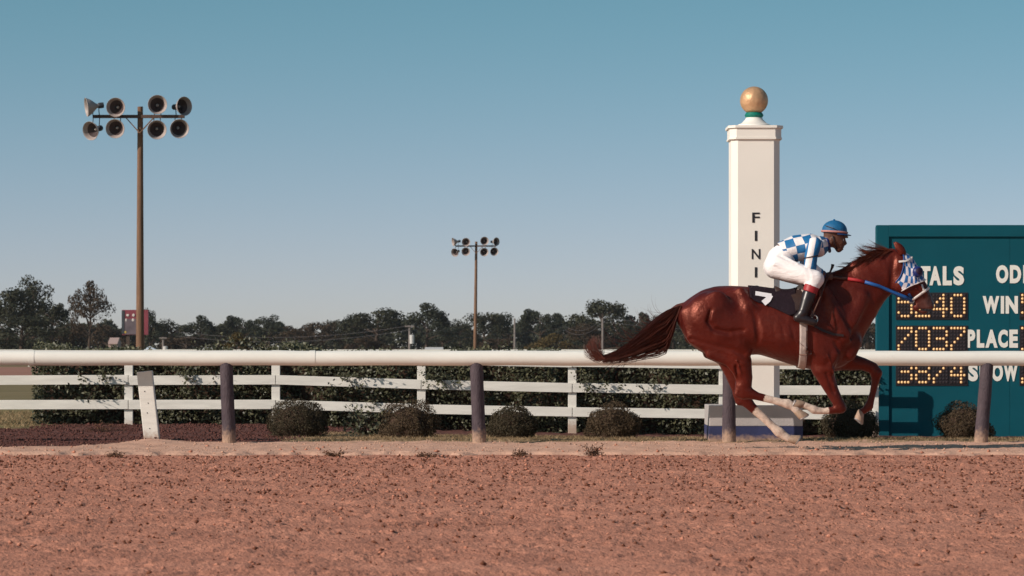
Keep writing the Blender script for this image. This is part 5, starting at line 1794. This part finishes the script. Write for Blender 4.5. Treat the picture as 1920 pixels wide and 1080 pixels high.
for sy in (-1, 1):
    c_ = Vector(P3(1437, 292, .088 * sy))
    q_ = Vector((.25, sy, .12)).normalized().to_track_quat('Z', 'Y').to_matrix()
    b_ = MB(); b_.lathe([(.052, -.01), (.050, .012), (.040, .030), (.030, .034)], 20, q_, *c_); cup = b_.build('eye_cup', 'cup_blue', hood, smooth=True)
    b_ = MB(); b_.lathe([(.001, .030), (.031, .033), (.030, .036), (.001, .036)], 16, q_, *c_); b_.build('cup_opening', 'cup_inner', cup, smooth=True)
b_ = MB(); ribbon(b_, [(1356, 250), (1385, 247), (1418, 231)], .018, .022, 5); b_.build('browband', 'strap_white', hood)
# bridle
br = MB(); nb_rows = []
for tt in (.735, .755, .775):
    nb_rows.append((A_[0] + (B_[0] - A_[0]) * tt, A_[1] + (B_[1] - A_[1]) * tt, axang, -180, 180))
nbd = wrap('noseband', 'strap_white', nb_rows, 0, 0, 60, .008, .008)
b_ = MB(); ribbon(b_, [(1455, 345), (1462, 372)], .018, .013, 3); b_.build('cheek_strap', 'strap_white', nbd)
b_ = MB(); ribbon(b_, [(1398, 385), (1412, 402), (1414, 418)], .022, .013, 4); b_.build('cheek_strap', 'rein_blue', nbd)
bc = on_horse(1414, 412, .016)
b_ = MB(); b_.tube([bc + Vector((.026 * math.cos(a_), 0, .026 * math.sin(a_))) for a_ in np.linspace(0, 6.28, 18)], .005, 6); b_.build('bit_ring', 'metal_ring', nbd)


def rein(sy):
    hand = Vector(P3(1056, 312, -.10 if sy < 0 else .09))
    pth = [(1100, 318), (1142, 322), (1180, 328), (1212, 335), (1270, 352), (1330, 376), (1380, 397), (1412, 410)]
    pts = [hand]
    for u, v in pth:
        x, z = UV(u, v)
        y_ = float(HF.near_y(x, z)[0]); y_ = y_ - .014 if y_ < .2 else -.09
        pts.append(Vector((x, y_ if sy < 0 else -y_, z)))
    for nm, i0, i1, mm_ in (('rein', 0, 2, 'leather_brown'), ('rein_grip', 2, 4, 'rein_red'), ('rein', 4, 8, 'rein_blue')):
        b_ = MB(); b_.tube(pts[i0:i1 + 1], .016, 8, flat=1.0, flat_dir=(0, .0, 1)); me_ = b_.build(nm, mm_, horse, smooth=True)
        for v_ in me_.data.vertices: pass


rein(-1); rein(1)

# ------------------------------------------------------------------ jockey
jk = thing('person', 'jockey in blue and white checked silks and blue helmet crouching on the racehorse', 'person', (HX, HORSE_D, 0.0))
JLO, JHI = (UV(770, 0)[0], -.44, UV(0, 545)[1]), (UV(1175, 0)[0], .44, UV(0, 55)[1])
torso = T([(856, 236, .098, .15), (880, 212, .100, .15), (930, 193, .110, .165), (985, 186, .108, .185), (1020, 186, .085, .15)])
hips = T([(844, 268, .100, .155), (856, 236, .098, .15), (885, 218, .094, .145)])


def limb_pts(sy):
    arm = T([(1000, 178, .058, .055, .175 * sy), (983, 222, .052, .05, .225 * sy), (978, 272, .047, .045, .235 * sy), (1005, 292, .040, .04, .19 * sy), (1040, 306, .031, .03, .125 * sy)])
    thigh = T([(846, 270, .100, .095, .09 * sy), (900, 290, .086, .080, .16 * sy), (955, 308, .074, .072, .225 * sy), (1000, 325, .064, .062, .265 * sy)])
    shin = T([(1000, 326, .062, .06, .265 * sy), (980, 362, .058, .055, .29 * sy), (962, 415, .050, .046, .315 * sy), (945, 462, .037, .035, .33 * sy)])
    foot = T([(938, 474, .036, .034, .333 * sy), (922, 487, .032, .032, .333 * sy), (955, 495, .030, .034, .335 * sy), (990, 506, .024, .034, .335 * sy)])
    return arm, thigh, shin, foot


def hand_fingers(fl, sy, grow=0):
    hx_, hz_ = UV(1052, 312)
    yb = -.105 * 1 if sy < 0 else .095
    fl.tube([(hx_ - .02, yb - .012 * (-sy), hz_ + .005, .026, .018), (hx_ + .012, yb, hz_ - .002, .030, .017)], .012, grow=grow)
    # four curled fingers on the inner side and a thumb along the top, closed round rein and whip
    for k_, (dz, L_) in enumerate(((.024, .9), (.008, 1.0), (-.008, .95), (-.023, .8))):
        bx_ = hx_ + .026; zz_ = hz_ + dz
        fl.tube([(bx_, yb, zz_, .0095), (bx_ + .026 * L_, yb + .004 * sy, zz_ - .004, .009), (bx_ + .030 * L_, yb - .018 * sy, zz_ - .006, .0085), (bx_ + .010, yb - .028 * sy, zz_ - .006, .008)], .004, grow=grow)
    fl.tube([(hx_ - .002, yb - .012 * sy, hz_ + .022, .011), (hx_ + .022, yb - .022 * sy, hz_ + .034, .0095), (hx_ + .042, yb - .020 * sy, hz_ + .032, .0085)], .005, grow=grow)


JF = Field(JLO, JHI, 0.0068)
JF.tube(torso, .03); JF.tube(hips, .04)
for sy in (-1, 1):
    for lp in limb_pts(sy): JF.tube(lp, .02)
    hand_fingers(JF, sy)
# neck, head, face
JF.tube(T([(1020, 180, .065, .07), (1052, 172, .056, .056), (1078, 160, .055, .055)]), .03)
JF.tube(T([(1086, 128, .093, .074), (1094, 140, .088, .072)]), .03)
JF.tube(T([(1102, 165, .062, .056), (1110, 185, .046, .042)]), .03)
JF.tube(T([(1108, 200, .022, .024)]), .02)                                   # chin
JF.tube(T([(1130, 152, .012, .010), (1138, 172, .013, .014), (1133, 176, .011, .017)]), .012)   # nose
JF.tube(T([(1128, 145, .012, .045)]), .02)                                   # brow
JF.tube(T([(1126, 188, .009, .022), (1124, 196, .009, .020)]), .008)              # lips
JF.tube(T([(1132, 192, .003, .022), (1120, 192, .003, .022)]), .004, sub=True)
for sy in (-1, 1):
    JF.tube(T([(1076, 158, .024, .008, .073 * sy), (1074, 168, .018, .008, .07 * sy)]), .006)
    JF.tube(T([(1118, 168, .020, .015, .038 * sy)]), .02)                      # cheekbone
    JF.tube(T([(1127, 157, .010, .012, .030 * sy)]), .010, sub=True)            # eye socket
jm, _ = JF.mesh('body')
link('body', jm, jk, 'skin_brown', smooth=True)
for sy in (-1, 1):
    b_ = MB(); b_.sphere(P3(1124, 157, .030 * sy), .012, 10, 8); b_.build('eye', 'tote_white', jk, smooth=True)

# silks: torso and sleeves
check_mat('silks_check', 'obj', (.084, .075), rot=R(14), axes='XZ', wob=.02)
check_mat('silks_stripe', 'obj', .056, rot=R(-12), axes='X', wob=.01)
SF = Field(JLO, JHI, 0.0072)
SF.tube(torso, .03, grow=.015)
SF.tube(T([(1018, 181, .07, .085), (1046, 173, .062, .062)]), .03)
SF.halfspace(P3(866, 208), Vector((-.92, 0, -.38)).normalized())
sm_, _ = SF.mesh('shirt')
shirt = link('silks_shirt', sm_, jk, 'silks_check', smooth=True)
for sy in (-1, 1):
    lo = list(JLO); hi = list(JHI)
    if sy < 0: hi[1] = -.06
    else: lo[1] = .06
    AF = Field(lo, hi, .0072)
    arm, thigh, shin, foot = limb_pts(sy)
    AF.tube(arm, .02, grow=.010)
    AF.halfspace(P3(1034, 304), Vector((.93, 0, -.1)).normalized())
    AF.tube(T([(995, 168, .03, .03, .15 * sy)]), .03)
    am, _ = AF.mesh('sleeve'); link('sleeve', am, shirt, 'silks_stripe', smooth=True)
    b_ = MB(); c_ = Vector(arm[-1][:3]); b_.sphere(c_ + Vector((-.004, 0, .002)), (.030, .038, .040), 12, 8); b_.build('cuff', 'helmet_peak', shirt, smooth=True)
b_ = MB(); b_.tube([P3(1052, 142, 0), P3(1058, 160, -.055), P3(1064, 185, -.06), P3(1070, 205, 0), P3(1064, 185, .06), P3(1058, 160, .055), P3(1052, 142, 0)], .016, 8, False); b_.build('collar', 'cup_blue', shirt, smooth=True)
b_ = MB(); ac = Vector(P3(982, 232, -.227))
b_.tube([ac + Vector((.064 * math.cos(a_), .062 * math.sin(a_), .012 * math.cos(a_))) for a_ in np.linspace(0, 6.2832, 24)], .006, 6, False); b_.build('arm_band', 'leather_dark', shirt, smooth=True)

# breeches
BF = Field(JLO, JHI, .0072)
BF.tube(hips, .04, grow=.013); BF.tube(T([(868, 228, .106, .160), (890, 213, .112, .160)]), .03)
for sy in (-1, 1):
    arm, thigh, shin, foot = limb_pts(sy)
    BF.tube(thigh, .03, grow=.013); BF.tube(shin[:2], .02, grow=.010)
for sy in (-1, 1):
    for pth, r0 in (([(838, 232, .17), (872, 250, .20), (905, 262, .225)], .013), ([(830, 262, .20), (880, 282, .232), (930, 290, .268)], .012), ([(850, 300, .17), (905, 312, .215), (955, 322, .26)], .012),
                    ([(930, 268, .225), (955, 290, .285), (965, 325, .31)], .010), ([(975, 290, .285), (985, 315, .325), (985, 340, .325)], .010), ([(868, 228, .17), (890, 240, .19), (925, 262, .235)], .011)):
        BF.tube(T([(u, v, r0, r0, y_ * sy) for u, v, y_ in pth]), .018)
bm_, _ = BF.mesh('breeches')
link('breeches', bm_, jk, 'breeches_white', smooth=True)
# boots
for sy in (-1, 1):
    lo = list(JLO); hi = list(JHI)
    if sy < 0: hi[1] = -.2
    else: lo[1] = .2
    GF = Field(lo, hi, .0065)
    arm, thigh, shin, foot = limb_pts(sy)
    GF.tube(shin[1:], .02, grow=.009); GF.tube(foot, .02, grow=.009)
    GF.halfspace(P3(977, 380), Vector((.35, 0, .94)).normalized())
    gm, _ = GF.mesh('boot'); bo = link('boot', gm, jk, 'boot_black', smooth=True)
    RF = Field(lo, hi, .0065)
    RF.tube(shin, .02, grow=.011)
    RF.halfspace(P3(977, 382), Vector((-.35, 0, -.94)).normalized()); RF.halfspace(P3(984, 352), Vector((.35, 0, .94)).normalized())
    rm_, _ = RF.mesh('boot_top'); link('boot_top', rm_, bo, 'boot_red', smooth=True)
    b_ = MB(); b_.tube([P3(908, 490, .335 * sy), P3(930, 501, .335 * sy), P3(960, 510, .335 * sy), P3(990, 521, .335 * sy)], [.012, .016, .016, .010], 8, flat=.8); b_.build('sole', 'sole_tan', bo, smooth=True)

# helmet with peak, band and goggles
hc = Vector(P3(1089, 118)); rot = Matrix.Rotation(R(4), 3, 'Y')
b_ = MB(); prof = []
for i in range(13):
    a_ = R(-14 + 104 * i / 12); prof.append((math.cos(a_), math.sin(a_)))
b_.lathe(prof[:-1] + [(.001, 1)], 32)
b_.v = [tuple(hc + rot @ Vector((v[0] * .118 + .004, v[1] * .098, v[2] * .098))) for v in b_.v]
hel = b_.build('helmet', 'helmet_cloth', jk, smooth=True)
b_ = MB(); b_.sphere(hc + Vector((0, 0, .101)), (.012, .012, .008), 10, 6); b_.build('button', 'helmet_cloth', hel, smooth=True)
b_ = MB(); sec = []
for ring, (ext, dz) in enumerate(((0, .0), (.045, -.010), (.047, -.016), (0, -.010))):
    for a_ in np.linspace(-80, 80, 17):
        e_ = ext * math.cos(R(a_)) ** .7 if abs(a_) < 89 else 0
        sec.append(hc + rot @ Vector(((.118 + e_) * math.cos(R(a_)), (.099 + e_ * .3) * math.sin(R(a_)), -.022 + dz)))
b_.add(sec, [(i * 17 + j, i * 17 + j + 1, ((i + 1) % 4) * 17 + j + 1, ((i + 1) % 4) * 17 + j) for i in range(4) for j in range(16)])
b_.build('peak', 'helmet_peak', hel, smooth=True, auto=40)
b_ = MB(); b_.tube([hc + rot @ Vector((math.cos(a_) * .121 + .004, math.sin(a_) * .101, -.012)) for a_ in np.linspace(0, 6.2832, 40)], .008, 6, False, flat=1.3); b_.build('band', 'band_pink', hel, smooth=True)
b_ = MB(); b_.tube([hc + Vector((-.09, -.07, .045)), hc + Vector((-.02, -.104, .018)), hc + Vector((.055, -.085, -.016))], .004, 5); b_.build('strap_line', 'leather_dark', hel)
b_ = MB(); b_.tube([Vector(P3(1128, 140, -.07)), Vector(P3(1140, 144, -.03)), Vector(P3(1143, 145, 0)), Vector(P3(1140, 144, .03)), Vector(P3(1128, 140, .07))], .014, 8, flat=.9); b_.build('goggles', 'goggle_lens', hel, smooth=True)
b_ = MB(); b_.tube([P3(1078, 140, -.082), P3(1088, 175, -.07), P3(1104, 206, -.01), P3(1088, 175, .07), P3(1078, 140, .082)], .006, 6); b_.build('chin_strap', 'leather_dark', hel, smooth=True)

# whip in the near hand
wt = Vector(P3(1052, 310, -.125))
whip = thing('riding_whip', 'thin brown riding whip with dark knob in the jockey near hand', 'whip', (HX, HORSE_D, 0.0))
b_ = MB(); b_.tube([P3(1072, 282, -.13), P3(1050, 325, -.16), P3(1018, 400, -.31), P3(985, 470, -.375)], [.010, .009, .0075, .007], 8); b_.build('shaft', 'leather_brown', whip, smooth=True)
b_ = MB(); b_.tube([P3(1071, 284, -.13), P3(1076, 272, -.125), P3(1078, 262, -.122)], [.010, .014, .017], 8); b_.build('knob', 'leather_dark', whip, smooth=True)
b_ = MB(); b_.bar(P3(988, 462, -.372), P3(978, 484, -.380), .006, .03); b_.build('popper', 'leather_dark', whip)

# ------------------------------------------------------------------ haze
hb = MB(); hb.box((0, 1280, 10.4), (2480, 2800, 23.2))
hz = hb.build('haze', None)
vm = bpy.data.materials.new('haze_air'); vm.use_nodes = True
vn = vm.node_tree; vn.nodes.clear()
pv = vn.nodes.new('ShaderNodeVolumePrincipled'); pv.inputs['Color'].default_value = (0.92, 0.90, 0.94, 1); pv.inputs['Density'].default_value = 0.00008
pv.inputs['Anisotropy'].default_value = 0.2
vo = vn.nodes.new('ShaderNodeOutputMaterial'); vn.links.new(pv.outputs[0], vo.inputs['Volume'])
hz.data.materials.append(vm)
tag(hz, 'faint pale haze in the air over the track and trees', 'haze', kind='stuff')
